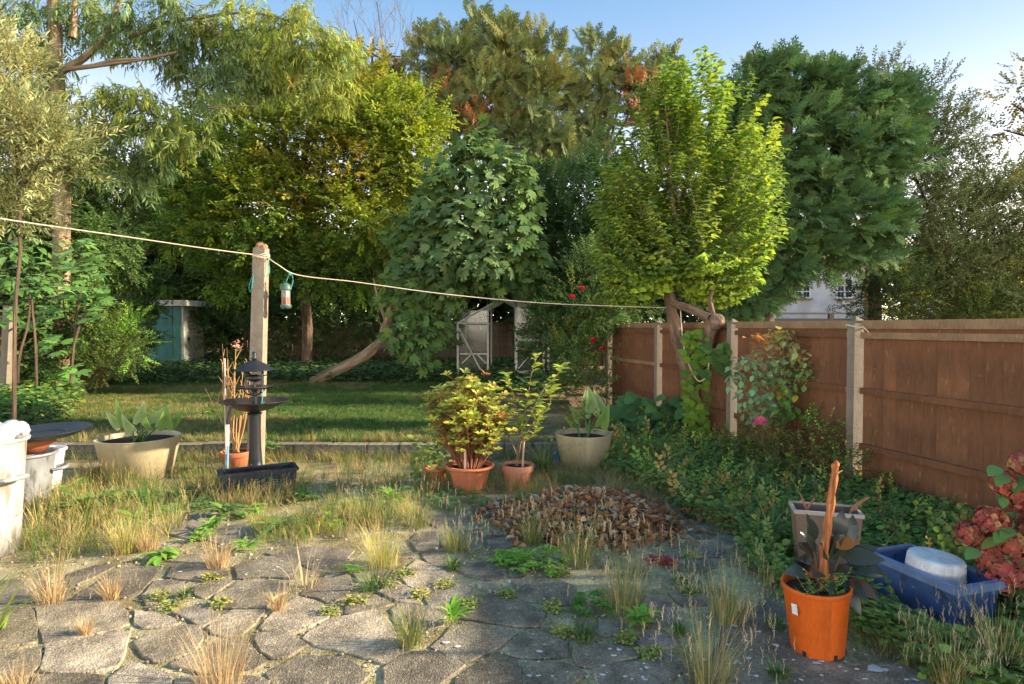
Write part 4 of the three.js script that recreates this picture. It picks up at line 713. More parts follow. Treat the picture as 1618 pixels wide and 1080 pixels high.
// ---------------------------------------------------------------- yellow-green deciduous tree
{
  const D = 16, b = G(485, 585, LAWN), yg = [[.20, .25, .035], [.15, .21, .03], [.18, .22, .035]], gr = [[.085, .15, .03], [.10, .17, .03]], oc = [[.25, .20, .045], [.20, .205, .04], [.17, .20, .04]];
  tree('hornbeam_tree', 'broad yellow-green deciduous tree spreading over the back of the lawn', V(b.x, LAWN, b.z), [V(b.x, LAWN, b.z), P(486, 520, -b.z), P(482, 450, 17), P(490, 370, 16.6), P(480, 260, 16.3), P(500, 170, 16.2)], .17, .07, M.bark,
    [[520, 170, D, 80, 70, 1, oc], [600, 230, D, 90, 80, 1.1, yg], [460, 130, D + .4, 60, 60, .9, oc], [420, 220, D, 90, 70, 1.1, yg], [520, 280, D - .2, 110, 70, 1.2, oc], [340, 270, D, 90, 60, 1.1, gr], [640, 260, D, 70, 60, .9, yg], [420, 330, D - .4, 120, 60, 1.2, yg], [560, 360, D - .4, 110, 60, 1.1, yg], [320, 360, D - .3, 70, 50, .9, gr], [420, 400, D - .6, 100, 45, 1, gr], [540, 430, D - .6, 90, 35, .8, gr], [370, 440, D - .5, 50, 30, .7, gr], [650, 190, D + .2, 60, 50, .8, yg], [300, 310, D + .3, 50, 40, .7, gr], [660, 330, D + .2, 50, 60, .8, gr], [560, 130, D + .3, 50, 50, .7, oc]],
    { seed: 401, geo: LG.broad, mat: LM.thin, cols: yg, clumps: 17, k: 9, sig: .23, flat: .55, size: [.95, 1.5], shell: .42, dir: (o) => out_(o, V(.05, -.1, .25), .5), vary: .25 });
}
// ---------------------------------------------------------------- eucalyptus, olive
{
  const D = 11, b = P(92, 560, D), c = [[.13, .19, .10], [.11, .165, .085], [.16, .21, .09]], y = [[.23, .27, .07], [.17, .22, .08]];
  const t = tree('eucalyptus_tree', 'tall eucalyptus with pale trunk and long drooping leaves, top left', V(b.x, LAWN, b.z), [V(b.x, LAWN, b.z), P(98, 400, D), P(98, 260, D), P(90, 120, D), P(86, 20, D), P(84, -90, D)], .15, .095, M.barkpale,
    [[40, 40, D, 50, 45, .7, c], [130, 20, D + .3, 50, 40, .7, c], [195, 50, D, 45, 34, .6, c], [250, 25, D - .2, 50, 40, .7, c], [315, 50, D - .2, 45, 36, .6, c], [370, 22, D - .3, 50, 36, .6, y], [420, 60, D - .3, 46, 40, .6, y], [480, 45, D - .4, 50, 42, .7, y], [530, 75, D - .4, 32, 50, .5, y], [515, 130, D - .4, 36, 30, .5, y], [45, 115, D - .2, 42, 32, .6, c], [150, 150, D - .6, 50, 28, .5, y], [215, 165, D - .6, 44, 28, .5, y], [265, 195, D - .6, 46, 30, .5, y], [300, 225, D - .6, 30, 18, .4, y], [200, 215, D - .5, 50, 26, .5, c], [125, 195, D, 46, 34, .6, c], [130, 265, D + .2, 40, 24, .5, c], [290, 100, D, 44, 26, .5, c], [375, 115, D - .3, 46, 28, .5, c], [430, 125, D - .2, 36, 24, .4, y], [330, 150, D + .2, 26, 20, .4, c], [215, 275, D - .3, 34, 18, .4, c], [170, 240, D - .2, 34, 20, .4, y], [60, 180, D + .2, 40, 34, .5, c], [250, 250, D - .3, 24, 16, .3, c]],
    { seed: 501, geo: LG.euc, mat: LM.soft, cols: c, clumps: 22, k: 7, sig: .17, size: [.8, 1.2], shell: .45, noLimbs: true, dir: (o) => V(o.x * .7 + rr(-.6, .6), -1 + rr(-.1, .7), o.z * .7 + rr(-.6, .6)), vary: .25 });
  for (const [pts, r] of [[[[98, 112, 11], [135, 90, 10.9], [165, 58, 10.8], [182, 20, 10.7], [200, -30, 10.6]], .07], [[[100, 110, 11], [150, 104, 10.8], [195, 98, 10.7], [240, 91, 10.6], [280, 82, 10.5]], .045], [[[150, 104, 10.8], [180, 96, 10.7], [235, 92, 10.6]], .04], [[[200, 60, 10.8], [300, 30, 10.7], [380, 70, 10.6], [430, 76, 10.5], [485, 58, 10.4]], .035], [[[115, 60, 11], [118, 20, 11], [122, -40, 11]], .07], [[[90, 125, 11], [60, 80, 10.9], [20, 50, 10.9]], .03], [[[98, 230, 11], [170, 215, 10.6], [250, 205, 10.4]], .03], [[[300, 30, 10.7], [400, 20, 10.6], [510, 50, 10.5]], .03], [[[98, 300, 11], [112, 240, 11.1], [128, 170, 11.2]], .05], [[[330, 170, 10.8], [360, 168, 10.7], [415, 168, 10.6]], .02]]) wpart('limb', tubeG(pts.map((p) => P(...p)), r, r * .45, 9, .06), M.barkpale, t);
  const b2 = P(20, 560, 7.2); const ol = [[.27, .29, .17], [.32, .32, .19], [.22, .25, .14]];
  tree('olive_shrub', 'pale grey-green olive-like shrub reaching in at the left edge', V(b2.x, LAWN, b2.z), [V(b2.x, LAWN, b2.z), P(25, 480, 7.2), P(32, 400, 7.2), P(30, 300, 7.2), P(20, 180, 7.2)], .022, .012, M.bark,
    [[15, 110, 7.2, 38, 40, .35], [10, 200, 7.2, 60, 40, .4], [70, 210, 7.1, 55, 34, .4], [40, 270, 7.2, 60, 40, .4], [95, 255, 7.1, 26, 22, .25], [15, 320, 7.2, 45, 36, .35], [-40, 220, 7.2, 50, 110, .5]], { cat: 'shrub', seed: 502, geo: LG.olive, mat: LM.soft, cols: ol, clumps: 70, k: 6, sig: .12, size: [.9, 1.3], shell: .45, dir: (o) => out_(o, V(.3, .6, 0), .35), vary: .2 });
}
// ---------------------------------------------------------------- fig: the largest leaves one by one
function leafParts(root, name, geo, mats, list, most, mat, massName) { // nearest leaves as meshes, the rest as one mass
  list.sort((a, b) => a.d - b.d); const one = list.slice(0, most), rest = list.slice(most);
  for (const it of one) { const m = shade(new THREE.Mesh(geo, pick(mats))); m.name = name; it.m.decompose(m.position, m.quaternion, m.scale); m.position.sub(root.position); root.add(m); }
  if (rest.length) { const m = copies(massName, geo, mat, rest, root, root); m.userData.kind = 'stuff'; }
}
const tints = (list, mk) => list.map((c) => mk(c));
function leafyBlobs(blobs, n, size, cols, faceUp = .5) {
  const items = [], tot = blobs.reduce((s, b) => s + b[3] * b[4], 0);
  for (const [px, py, D, rx, ry, rd] of blobs) { const c = P(px, py, D), R = V(rx * D / F, ry * D / F, rd); for (let k = 0; k < n * rx * ry / tot; k++) { const u = V(gauss(), gauss(), gauss() + .35).normalize(), q = c.clone().add(V(u.x * R.x, u.y * R.y, u.z * R.z).multiplyScalar(rr(.45, 1.2))), d = out_(V(u.x, u.y * .4 - .35, u.z * .8), V(0, -.1, 0), .9); items.push({ m: orient(q, d, rr(...size), u.clone().multiplyScalar(.5).add(V(rr(-.7, .7), faceUp + rr(-.4, .8), rr(-.1, .6)))), c: vary(pick(cols), .22), d: -q.z + (u.z < 0 ? 3 : 0) }); } }
  return items;
}
{
  srand(601); const b = G(582, 580, LAWN), D = 12.8, t = thing('fig_tree', 'large fig tree with broad lobed leaves in the middle of the garden', 'tree', V(b.x, LAWN, -15));
  const cols = [[.085, .15, .055], [.07, .125, .05], [.11, .175, .06]];
  const blobs = [[748, 238, D + .1, 38, 30, .5], [795, 262, D, 40, 34, .5], [715, 280, D, 44, 32, .5], [765, 305, D - .2, 46, 36, .6], [822, 318, D, 34, 40, .5], [690, 330, D - .1, 44, 36, .6], [735, 355, D - .4, 48, 34, .6], [800, 372, D - .1, 44, 40, .6], [655, 368, D, 36, 30, .5], [700, 405, D - .3, 50, 34, .6], [760, 415, D - .3, 46, 34, .6], [835, 400, D + .1, 30, 44, .4], [650, 430, D - .1, 40, 30, .5], [700, 450, D - .2, 40, 26, .5], [668, 490, D - .1, 34, 30, .4], [640, 525, D - .2, 30, 26, .4], [662, 556, D - .2, 26, 18, .3], [690, 520, D, 28, 26, .4], [625, 470, D + .1, 26, 24, .4], [785, 445, D, 40, 18, .4], [760, 210, D + .2, 24, 14, .3]];
  const mk = (c) => leafMat(c.map((x) => x * 1.45), .3, .1, .45), mats = [...cols.map(mk), mk([.15, .21, .075])]; mats.forEach((m) => { m.vertexColors = false; });
  wpart('trunk', tubeG([V(b.x, LAWN, -14.2), P(598, 545, 14), P(612, 510, 13.8), P(625, 470, 13.6), P(650, 400, 13.2), P(700, 320, 13), P(740, 250, 12.9)], .14, .05, 12, .12), std([.30, .22, .15], .9, { map: T.bark }), t); wpart('limb', tubeG([P(600, 550, 14), P(625, 540, 13.7), P(665, 500, 13.4), P(740, 420, 13), P(800, 350, 12.9)], .09, .03, 9, .1), M.bark, t); wpart('limb', tubeG([P(612, 510, 13.8), P(600, 480, 13.8), P(590, 440, 13.9)], .05, .02, 8, .1), M.barkpale, t);
  leafParts(t, 'leaf', LG.fig, mats, leafyBlobs(blobs, 3000, [.13, .34], cols), 300, LM.waxy, 'leaf_mass');
}
// ---------------------------------------------------------------- fruit tree, bright in the sun
{
  srand(701); const D = 8.1, b = G(1088, 668), t = thing('fruit_tree', 'sunlit lime-green fruit tree with twisted trunk against the fence', 'tree', V(b.x, 0, -D));
  const bk = std([.20, .135, .10], .95, { map: T.bark, bumpMap: T.bark, bumpScale: .02 });
  wpart('trunk', tubeG([V(b.x, -.05, -D), P(1095, 625, D), P(1088, 590, D), P(1078, 555, D), P(1066, 515, D), P(1058, 470, D), P(1054, 440, D), P(1066, 400, D)], .13, .05, 14, .16), bk, t);
  for (const [pts, r, r2] of [[[[1092, 610, D], [1106, 570, 7.85], [1118, 535, 7.6], [1128, 505, 7.45]], .10, .085], [[[1056, 455, D], [1064, 478, D - .1], [1080, 484, D - .2], [1096, 490, D - .4], [1122, 503, 7.5]], .05, .06], [[[1060, 430, D], [1068, 360, D], [1090, 260, D], [1108, 150, D]], .05, .015], [[[1064, 400, D], [1030, 330, D], [1000, 230, D]], .035, .012], [[[1068, 380, D], [1130, 310, D], [1200, 230, D]], .035, .012], [[[1066, 400, D], [1130, 380, D], [1200, 330, D + .2]], .03, .01], [[[1060, 430, D], [1000, 400, D], [960, 350, D]], .03, .01], [[[1066, 380, D], [1060, 280, D - .3], [1050, 150, D - .3]], .03, .01], [[[1128, 505, 7.45], [1122, 470, 7.7], [1150, 420, D]], .04, .015]]) wpart('limb', tubeG(pts.map((p) => P(...p)), r, r2, 9, .14), bk, t);
  wpart('burr', (() => { const g = new THREE.IcosahedronGeometry(.095, 3), p = g.attributes.position; for (let k = 0; k < p.count; k++) { const w = .75 + .6 * nz(p.getX(k) * 2 + .5, p.getY(k) * 2 + p.getZ(k) + .5, 5, 3); p.setXYZ(k, p.getX(k) * w, p.getY(k) * w, p.getZ(k) * w); } g.computeVertexNormals(); const c = P(1132, 508, 7.42); g.translate(c.x, c.y, c.z); return g; })(), bk, t);
  const blobs = [[1085, 270, 120, 130, .95], [1110, 180, 60, 90, .7], [1015, 240, 65, 80, .7], [1185, 260, 62, 90, .75], [1000, 350, 68, 75, .7], [1090, 400, 120, 60, .9], [1185, 360, 52, 70, .6], [1060, 150, 40, 60, .45], [1130, 460, 50, 30, .45], [1010, 430, 50, 40, .5], [975, 300, 45, 70, .6], [960, 400, 40, 50, .4], [985, 450, 40, 35, .4], [1160, 440, 50, 30, .4], [1070, 320, 60, 70, .6], [1065, 400, 60, 50, .6]], shoots = [[1050, 85, 1055, 190], [1107, 75, 1112, 190], [975, 165, 1000, 260], [1200, 195, 1180, 280], [1212, 150, 1170, 250], [1238, 235, 1190, 330], [1010, 130, 1030, 240], [1135, 105, 1130, 220], [1160, 130, 1140, 230], [1240, 320, 1190, 380], [1085, 95, 1085, 200], [1030, 140, 1040, 240], [955, 260, 1000, 330], [1225, 270, 1180, 340], [1190, 120, 1160, 230]];
  const cols = [[.24, .33, .04], [.30, .37, .045], [.18, .27, .04], [.12, .195, .035], [.15, .235, .04]], hub = P(1072, 420, D), sg = new Geo(), it = [];
  const shoot = (a, e) => { const m = a.clone().lerp(e, .5).add(V(rr(-.12, .12), rr(-.12, .06), rr(-.12, .12))), cv = new THREE.CatmullRomCurve3([a, m, e]); sg.tube([a, m, e], .006, .002, 4, W1, 0, 5); const L = cv.getLength(), n = Math.round(L / .02), c = pick(cols), k = rr(.85, 1.15);
    for (let j = 2; j <= n; j++) { const q = cv.getPoint(j / n), T_ = cv.getTangent(j / n), an = j * 2.4 + rr(-.4, .4), side = V(Math.cos(an), 0, Math.sin(an)), d = side.addScaledVector(T_, .45).add(V(0, rr(-.25, .2), 0)); it.push({ m: orient(q, d, rr(.5, 1.2), T_.clone().add(V(rr(-.5, .5), .6, rr(-.5, .5)))), c: vary(rnd() < .25 ? pick(cols) : c, .2).multiplyScalar(k) }); } };
  for (const [ex, ey, ax, ay] of shoots) { const dd = rr(-.4, .3); shoot(P(ax, ay, D + dd), P(ex, ey, D + dd)); }
  for (let k = 0; k < 900; k++) { const bl = blobs[Math.floor(Math.pow(rnd(), .8) * blobs.length)], c = P(bl[0], bl[1], D), u = V(gauss(), gauss(), gauss()).normalize(), e = c.add(V(u.x * bl[2] * D / F, u.y * bl[3] * D / F, u.z * bl[4]).multiplyScalar(Math.pow(rnd(), .3))); const back = hub.clone().sub(e).normalize().multiplyScalar(rr(.3, .65)); back.y -= .15; shoot(e.clone().add(back), e); }
  wpart('shoot', sg.build(), std([.24, .17, .10], .9), t).userData.kind = 'stuff'; splitCopies('crown', [LG.fruit], leafMat([1.5, 1.5, 1], .5, .08, .45), it, t);
  // ivy leaves on the trunk
  const iv = []; for (let k = 0; k < 150; k++) { const q = P(rr(1080, 1118), rr(515, 690), 7.5 + rr(-.1, .15)); iv.push({ m: orient(q, V(rr(-.6, .6), -1, .4), rr(.06, .11), V(0, .3, 1)), c: vary([.13, .22, .04], .3) }); } for (let k = 0; k < 40; k++) { const q = P(rr(1112, 1152), rr(535, 590), 7.05 + rr(0, .2)); iv.push({ m: orient(q, V(rr(-.6, .6), -1, .4), rr(.08, .13), V(0, .3, 1)), c: vary([.08, .15, .05], .3) }); } const m = copies('trunk_ivy', LG.vine, LM.soft, iv, t, t); m.userData.kind = 'stuff';
  top('hanging_cord', tubeG([P(1075, 486, D - .16), P(1077, 520, D - .18), P(1083, 560, 7.75), P(1096, 592, 7.6), P(1106, 602, 7.4), P(1116, 594, 7.3), P(1122, 560, 7.3)], .007, .007, 6, 0, 30), M.rope, 'pale cord looped down the trunk of the fruit tree', 'cord');
}

// ================================================================ SHRUBS, POT PLANTS, FLOWERS
const one = (root, name, geo, mat, m) => { const o = shade(new THREE.Mesh(geo, mat)); o.name = name; m.decompose(o.position, o.quaternion, o.scale); o.position.sub(root.position); root.add(o); return o; };
const lm = (c, t = .35, coat = .12, cr = .4, k = 1.4) => { const m = leafMat(c.map((x, n) => x * (n === 2 ? 1 + (k - 1) * .4 : k)), t, coat, cr); m.vertexColors = false; return m; };
// climbing roses on the far right
tree('climbing_rose', 'tangled climbing rose with red blooms at the end of the fence', V(1.6, 0, -10.6), null, 0, 0, null, [[935, 470, 10.6, 60, 50, .5], [915, 560, 10.6, 50, 60, .5], [965, 530, 10.5, 40, 70, .4], [990, 470, 10.3, 40, 40, .4], [960, 420, 10.8, 40, 30, .4], [930, 610, 10.4, 50, 30, .4]], { cat: 'rose', seed: 801, geo: LG.small, mat: LM.waxy, cols: [[.075, .14, .05], [.06, .115, .04], [.10, .16, .05], [.13, .15, .04]], clumps: 26, k: 6, sig: .13, size: [.8, 1.3], shell: .45, dir: (o) => out_(o) });
tree('willow_shrub', 'upright shrub of narrow pale leaves above the red roses', V(2.0, 0, -11.4), null, 0, 0, null, [[955, 410, 11, 45, 32, .4], [985, 440, 10.8, 35, 40, .4], [925, 430, 11.2, 30, 40, .4]], { cat: 'shrub', seed: 802, geo: LG.willow, mat: LM.soft, cols: [[.16, .24, .11], [.12, .20, .08]], clumps: 18, k: 4, sig: .12, size: [.7, 1], shell: .5, dir: (o) => out_(o, V(0, 1.1, 0), .4) });
function bloom(name, label, c, r, col, n = 26) { srand(Math.round(c.x * 1000) + 77); const o = thing(name, label, 'rose bloom', c, 'roses in flower'); const g = new Geo(); for (let k = 0; k < n; k++) { const t = k / n, a = k * 2.4, el = 1.35 - t * 1.25, d = V(Math.cos(a) * Math.cos(el), Math.sin(el), Math.sin(a) * Math.cos(el)); g.leaf(orient(d.clone().multiplyScalar(r * .25), d, 1, V(-d.x, .6, -d.z)), r * rr(.75, 1), r * rr(.8, 1.1), { c: tint(.2), n: 4, prof: round, fold: -.25, droop: -.5 }); } const m = leafMat(col, .3, .1); part('petals', g.build(), m, o); part('sepals', lathe([[0, -r * .3], [r * .25, -r * .25], [r * .3, 0], [0, .01]], 10), lm([.06, .13, .04]), o); }
[['upper left of the two above the washing line', 904, 471], ['small bud high in the climbing rose', 919, 458], ['nearer the fence, lower of the pair', 952, 553], ['upper of the pair below the washing line', 937, 540], ['single one above the fence end', 1004, 475]].forEach(([w, x, y]) => bloom('red_rose', `crimson rose bloom, ${w}`, P(x, y, 10.0), .062, [.62, .02, .06]));
bloom('pink_rose', 'large pink rose bloom low on the pale-leaved bush', P(1201, 671, 5.9), .075, [.85, .22, .36], 34);
{ // rose bush at the fence: leaflets one by one
  srand(811); const D = 6.25, b = G(1215, 745), t = thing('rose_bush', 'leggy rose bush with bluish and yellowing leaves before the fence', 'rose', V(b.x, 0, -D));
  const canes = [[[1215, 745], [1205, 690], [1212, 640], [1190, 590], [1170, 560]], [[1220, 745], [1232, 660], [1240, 600], [1235, 545], [1225, 525]], [[1222, 745], [1245, 650], [1262, 580], [1275, 555]], [[1216, 745], [1200, 680], [1196, 655], [1190, 620]], [[1232, 660], [1215, 590], [1200, 560], [1185, 548]], [[1240, 600], [1260, 600], [1285, 600], [1292, 610]]];
  for (const c of canes) wpart('cane', tubeG(c.map(([x, y], k) => P(x, y, D - k * .03)), .011, .004, 6), std([.20, .20, .08], .8), t);
  const zones = [[1190, 585, 40, 25, [.17, .24, .16]], [1180, 610, 34, 40, [.15, .24, .17]], [1200, 640, 30, 30, [.15, .23, .17]], [1235, 560, 45, 26, [.22, .24, .13]], [1250, 545, 40, 22, [.40, .27, .08]], [1200, 535, 28, 10, [.50, .20, .05]], [1245, 595, 40, 30, [.11, .20, .09]], [1240, 620, 26, 14, [.36, .33, .04]], [1230, 525, 24, 8, [.45, .37, .08]], [1280, 590, 18, 20, [.17, .22, .11]], [1185, 570, 26, 14, [.36, .24, .12]], [1240, 650, 30, 20, [.07, .15, .04]]], mats = zones.map((z) => [lm(z[4], .35, .3, .4, z[4][0] > .3 ? 1.1 : 2.2), lm(z[4].map((x) => x * .8), .35, .3, .4, z[4][0] > .3 ? 1.1 : 2.2)]);
  zones.forEach(([x, y, rx, ry], k) => { for (let j = 0; j < (zones[k][4][0] > .3 ? 26 : 80); j++) { const a = rr(0, 6.28), r = Math.sqrt(rnd()), q = P(x + Math.cos(a) * rx * r, y + Math.sin(a) * ry * r, D + rr(-.3, .12)); one(t, 'leaflet', LG.rose, pick(mats[k]), orient(q, V(rr(-1, 1), rr(-.7, .15), rr(-.3, .9)), rr(1.0, 1.95), V(rr(-.3, .5), 1, rr(-.2, .5)))); } });
}
{ // hydrangea
  srand(821); const b = P(1640, 900, 3.1), t = thing('hydrangea_bush', 'hydrangea with fading red flower heads at the right edge', 'hydrangea', V(b.x, 0, b.z));
  const heads = [[1586, 763, 17], [1612, 786, 21], [1566, 824, 22], [1530, 843, 17], [1562, 878, 18], [1596, 862, 25], [1582, 906, 27], [1616, 943, 22], [1616, 733, 17], [1640, 830, 26], [1545, 850, 13]], D0 = 3.15;
  const red = [[.42, .085, .07], [.50, .13, .10], [.36, .10, .06]];
  heads.forEach(([x, y, r], k) => { const D = D0 + rr(-.12, .15), c = P(x, y, D), R = r * D / F, g = new Geo(); for (let j = 0; j < 300; j++) { const u = V(gauss(), gauss() + .25, gauss() + .2).normalize(), p = c.clone().addScaledVector(u, R * rr(.68, 1.18)).sub(V(0, 0, 0)), cc = mul(vary(rnd() < .18 ? [.42, .26, .10] : pick(red), .3), 1), f = V(rr(-1, 1), rr(-1, 1), rr(-1, 1)).cross(u).normalize(), s = u.clone().cross(f); for (let n = 0; n < 4; n++) { const a = n * 1.571, d = f.clone().multiplyScalar(Math.cos(a)).addScaledVector(s, Math.sin(a)).addScaledVector(u, rr(.1, .8)); g.leaf(orient(p, d, 1, u), .02, .019, { c: cc, n: 2, prof: round, fold: .15, droop: .6 }); } } wpart('flower_head', g.build(), leafMat([1, 1, 1], .3, .05), t); const core = new THREE.IcosahedronGeometry(R * .42, 3); core.translate(c.x, c.y, c.z); wpart('flower_core', core, std([.20, .06, .04], 1), t); wpart('stem', tubeG([V(b.x - .02 * k, 0, b.z), P(x + 20, y + 60, D + .05), c], .008, .005, 6), std([.2, .16, .08], .9), t); });
  const mats = [[.075, .17, .055], [.06, .14, .05], [.10, .20, .06], [.16, .22, .06]].map((c) => lm(c, .35, .3)); for (let k = 0; k < 90; k++) { const q = P(rr(1570, 1680), rr(740, 980), D0 + rr(-.1, .3)); one(t, 'leaf', LG.hydr, pick(mats), orient(q, V(rr(-1, .5), rr(-.8, .4), rr(-.2, .9)), rr(.5, .9), V(rr(-.4, .4), 1, rr(0, .5)))); }
  for (const [x, y] of [[1580, 738], [1592, 752], [1600, 835], [1590, 842], [1545, 868]]) one(t, 'leaf', LG.hydr, mats[2], orient(P(x, y, D0 - .1), V(-.8, -.1, .4), .75, V(.2, 1, .3)));
}
function arums(t, b, list, soil, mats) { for (const [x, y, L, lean, D] of list) { const tip = P(x, y, D), base = V(b.x + rr(-.06, .06), soil, b.z + rr(-.05, .05)); wpart('stalk', tubeG([base, base.clone().lerp(tip, .55).add(V(0, .05, 0)), tip], .009, .006, 6), lm([.13, .22, .06]), t); one(t, 'leaf', LG.arum, pick(mats), orient(tip, V(lean, rr(.55, 1), .25), L, V(rr(-.5, .5), .25, 1), 0)); } }
srand(831); const arM = [[.24, .34, .11], [.19, .29, .09], [.32, .40, .20]].map((c) => { const m = lm(c, .4, .2); m.vertexColors = true; return m; });
arums(beigeL, beigeL.position, [[200, 668, .27, -.35, 6.0], [222, 666, .22, .3, 5.9], [246, 668, .26, .5, 5.95], [262, 675, .24, .15, 5.9], [210, 680, .2, -.6, 5.9], [272, 672, .18, .8, 6], [190, 672, .2, -.5, 6.1], [238, 676, .18, -.2, 5.85]], .35, arM);
arums(beigeR, beigeR.position, [[922, 655, .28, .1, 6.5], [935, 652, .30, -.12, 6.45], [948, 650, .26, -.15, 6.55], [950, 672, .26, .3, 6.4], [915, 662, .2, -.4, 6.5], [905, 670, .16, -.6, 6.55]], .31, arM);
{ // trailing russet plant in the right beige pot
  srand(833); const it = []; for (let k = 0; k < 40; k++) { const q = P(rr(890, 940), rr(645, 682), 6.5 + rr(-.2, .2)); it.push({ m: orient(q, V(rr(-1, 1), rr(0, 1), rr(-.5, 1)), rr(.35, .6)), c: vary(rnd() < .55 ? [.22, .09, .05] : [.10, .17, .05], .3) }); } const m = copies('small_foliage', LG.small[0], LM.soft, it, beigeR, beigeR); m.userData.kind = 'stuff';
  const it2 = []; for (let k = 0; k < 14; k++) it2.push({ m: orient(P(rr(912, 950), rr(688, 712), 6.18), V(rr(-.5, .5), -1, .3), rr(.07, .13), V(0, .3, 1)), c: vary([.09, .17, .06], .3) }); const m2 = copies('trailing_leaves', LG.vine, LM.soft, it2, beigeR, beigeR); m2.userData.kind = 'stuff';
}
{ // bush in the fluted pot: red-brown branches, whorls of yellowing leaves
  srand(841); const b = ribPot.position, D = -b.z, cols = [[.44, .44, .07], [.37, .41, .07], [.30, .37, .07], [.54, .47, .07]], it = [], bush = thing('azalea_bush', 'yellowing leafy bush with red-brown branches in the fluted pot', 'shrub', b.clone().setY(.205)), wood = std([.22, .085, .045], .85, { map: T.bark });
  const leaf = single(.062, .028, { prof: (t) => Math.sin(Math.PI * Math.pow(t, 1.3)), fold: .3, droop: .4, n: 3 });
  const whorl = (q, d) => { const c = rnd() < .1 ? [.42, .17, .05] : pick(cols); for (let k = 0; k < 9; k++) { const a = k * 2.4, s = V(Math.cos(a), .15, Math.sin(a)).addScaledVector(d, rr(.2, .9)); it.push({ m: orient(q.clone().addScaledVector(d, -k * .004), s, rr(.75, 1.25), d.clone().add(V(0, .4, 0))), c: vary(c, .2) }); } };
  for (let k = 0; k < 38; k++) { const a = k * 2.4, sp = Math.sqrt((k + .5) / 38), e = P(738 + Math.cos(a) * sp * 66, 655 - (1 - sp * sp) * 62 + Math.abs(Math.sin(a * 1.7)) * 26 * sp, D + Math.sin(a) * sp * .33), s = V(b.x + Math.cos(a) * .09 * sp, .2, b.z + Math.sin(a) * .09), m = s.clone().lerp(e, .45).add(V(0, -.03, 0)); wpart('branch', tubeG([s, m, e], .012, .004, 6, .1), wood, bush);
    for (let j = 0; j < 12; j++) { const t = rr(.32, .95), f = m.clone().lerp(e, (t - .42) / .53), tip = f.clone().add(V(rr(-.14, .14), rr(.02, .15), rr(-.14, .14))), d = tip.clone().sub(f).normalize(); wpart('twig', tubeG([f, tip], .004, .002, 4), wood, bush); whorl(tip, d); } whorl(e, V(0, 1, 0)); }
  leafParts(bush, 'leaf', leaf, cols.map((c) => lm(c, .42, .3)), it.map((x) => { const q = new THREE.Vector3().setFromMatrixPosition(x.m); return { ...x, d: -q.z }; }), 300, leafMat([1, 1, 1], .42, .3), 'leaf_mass');
  wpart('plant_label', box(.02, .2, .004), std([.6, .45, .33], .8), ribPot).position.add(V(b.x - .03, .3, b.z + .14));
  // seedling with stake in the plain pot
  srand(845); const p2 = plainPot.position, D2 = -p2.z, s2 = thing('citrus_seedling', 'lime-leaved seedling tied to a short stake in the plain pot', 'shrub', p2.clone().setY(.18)), lf = single(.12, .055, { prof: lance, fold: .3, droop: .5, n: 4 }), ms = [[.34, .40, .04], [.26, .34, .045], [.44, .44, .05], [.18, .27, .05]].map((c) => lm(c, .45, .3));
  wpart('stake', tubeG([V(p2.x + .045, .17, p2.z + .03), P(828, 690, D2 - .03)], .013, .009, 8, .1), std([.52, .36, .24], .9), s2);
  for (const br of [[[815, 735], [820, 690], [815, 640], [803, 600], [800, 590]], [[818, 735], [825, 680], [835, 620], [842, 580], [850, 560]], [[820, 690], [840, 650], [862, 610], [882, 590], [888, 578]], [[822, 700], [845, 665], [868, 640], [870, 610]], [[818, 720], [800, 680], [790, 650], [785, 625]], [[822, 700], [838, 690], [850, 665], [845, 640]]]) { const pts = br.map(([x, y], k) => P(x, y, D2 + (k - 2) * .03)); wpart('branch', tubeG(pts, .006, .003, 5), std([.26, .17, .09], .9), s2); const cv = new THREE.CatmullRomCurve3(pts); for (let k = 0; k < 30; k++) { const t = rr(.25, 1), q = cv.getPoint(t), a = k * 2.4; one(s2, 'leaf', lf, pick(ms), orient(q, V(Math.cos(a), rr(.1, .9), Math.sin(a)), rr(.55, 1.05), V(0, 1, .4))); } }
  // small-pot plant
  srand(847); const p3 = smallPot.position, s3 = thing('round_leaved_plant', 'round-leaved green plant spilling from the small terracotta pot', 'plant', p3.clone().setY(.13)), g3 = single(.06, .045, { prof: round, fold: .15, droop: .5, n: 4 }), m3 = [[.13, .20, .05], [.22, .25, .06], [.09, .16, .045]].map((c) => lm(c)); for (let k = 0; k < 110; k++) one(s3, 'leaf', g3, pick(m3), orient(P(rr(650, 712), rr(690, 752), -p3.z + rr(-.12, .15)), V(rr(-1, 1), rr(-.6, .6), rr(0, 1)), rr(.7, 1.3), V(rr(-.4, .4), 1, .5)));
}
{ // strappy plant behind the plain pot
  srand(851); const b = G(858, 752), g = new Geo(); for (let k = 0; k < 70; k++) { const a = rr(0, 6.28); g.blade(V(rr(-.05, .05), 0, rr(-.05, .05)), V(Math.cos(a) * rr(.2, .7), 1, Math.sin(a) * .5).normalize(), rr(.35, .65), .016, rr(.9, 2.0), vary(pick([[.16, .24, .07], [.22, .26, .09], [.11, .19, .06]]), .25)); } top('strappy_plant', g.build(), LM.grass, 'arching strap-leaved clump behind the plain terracotta pot', 'plant', V(b.x, 0, b.z));
}
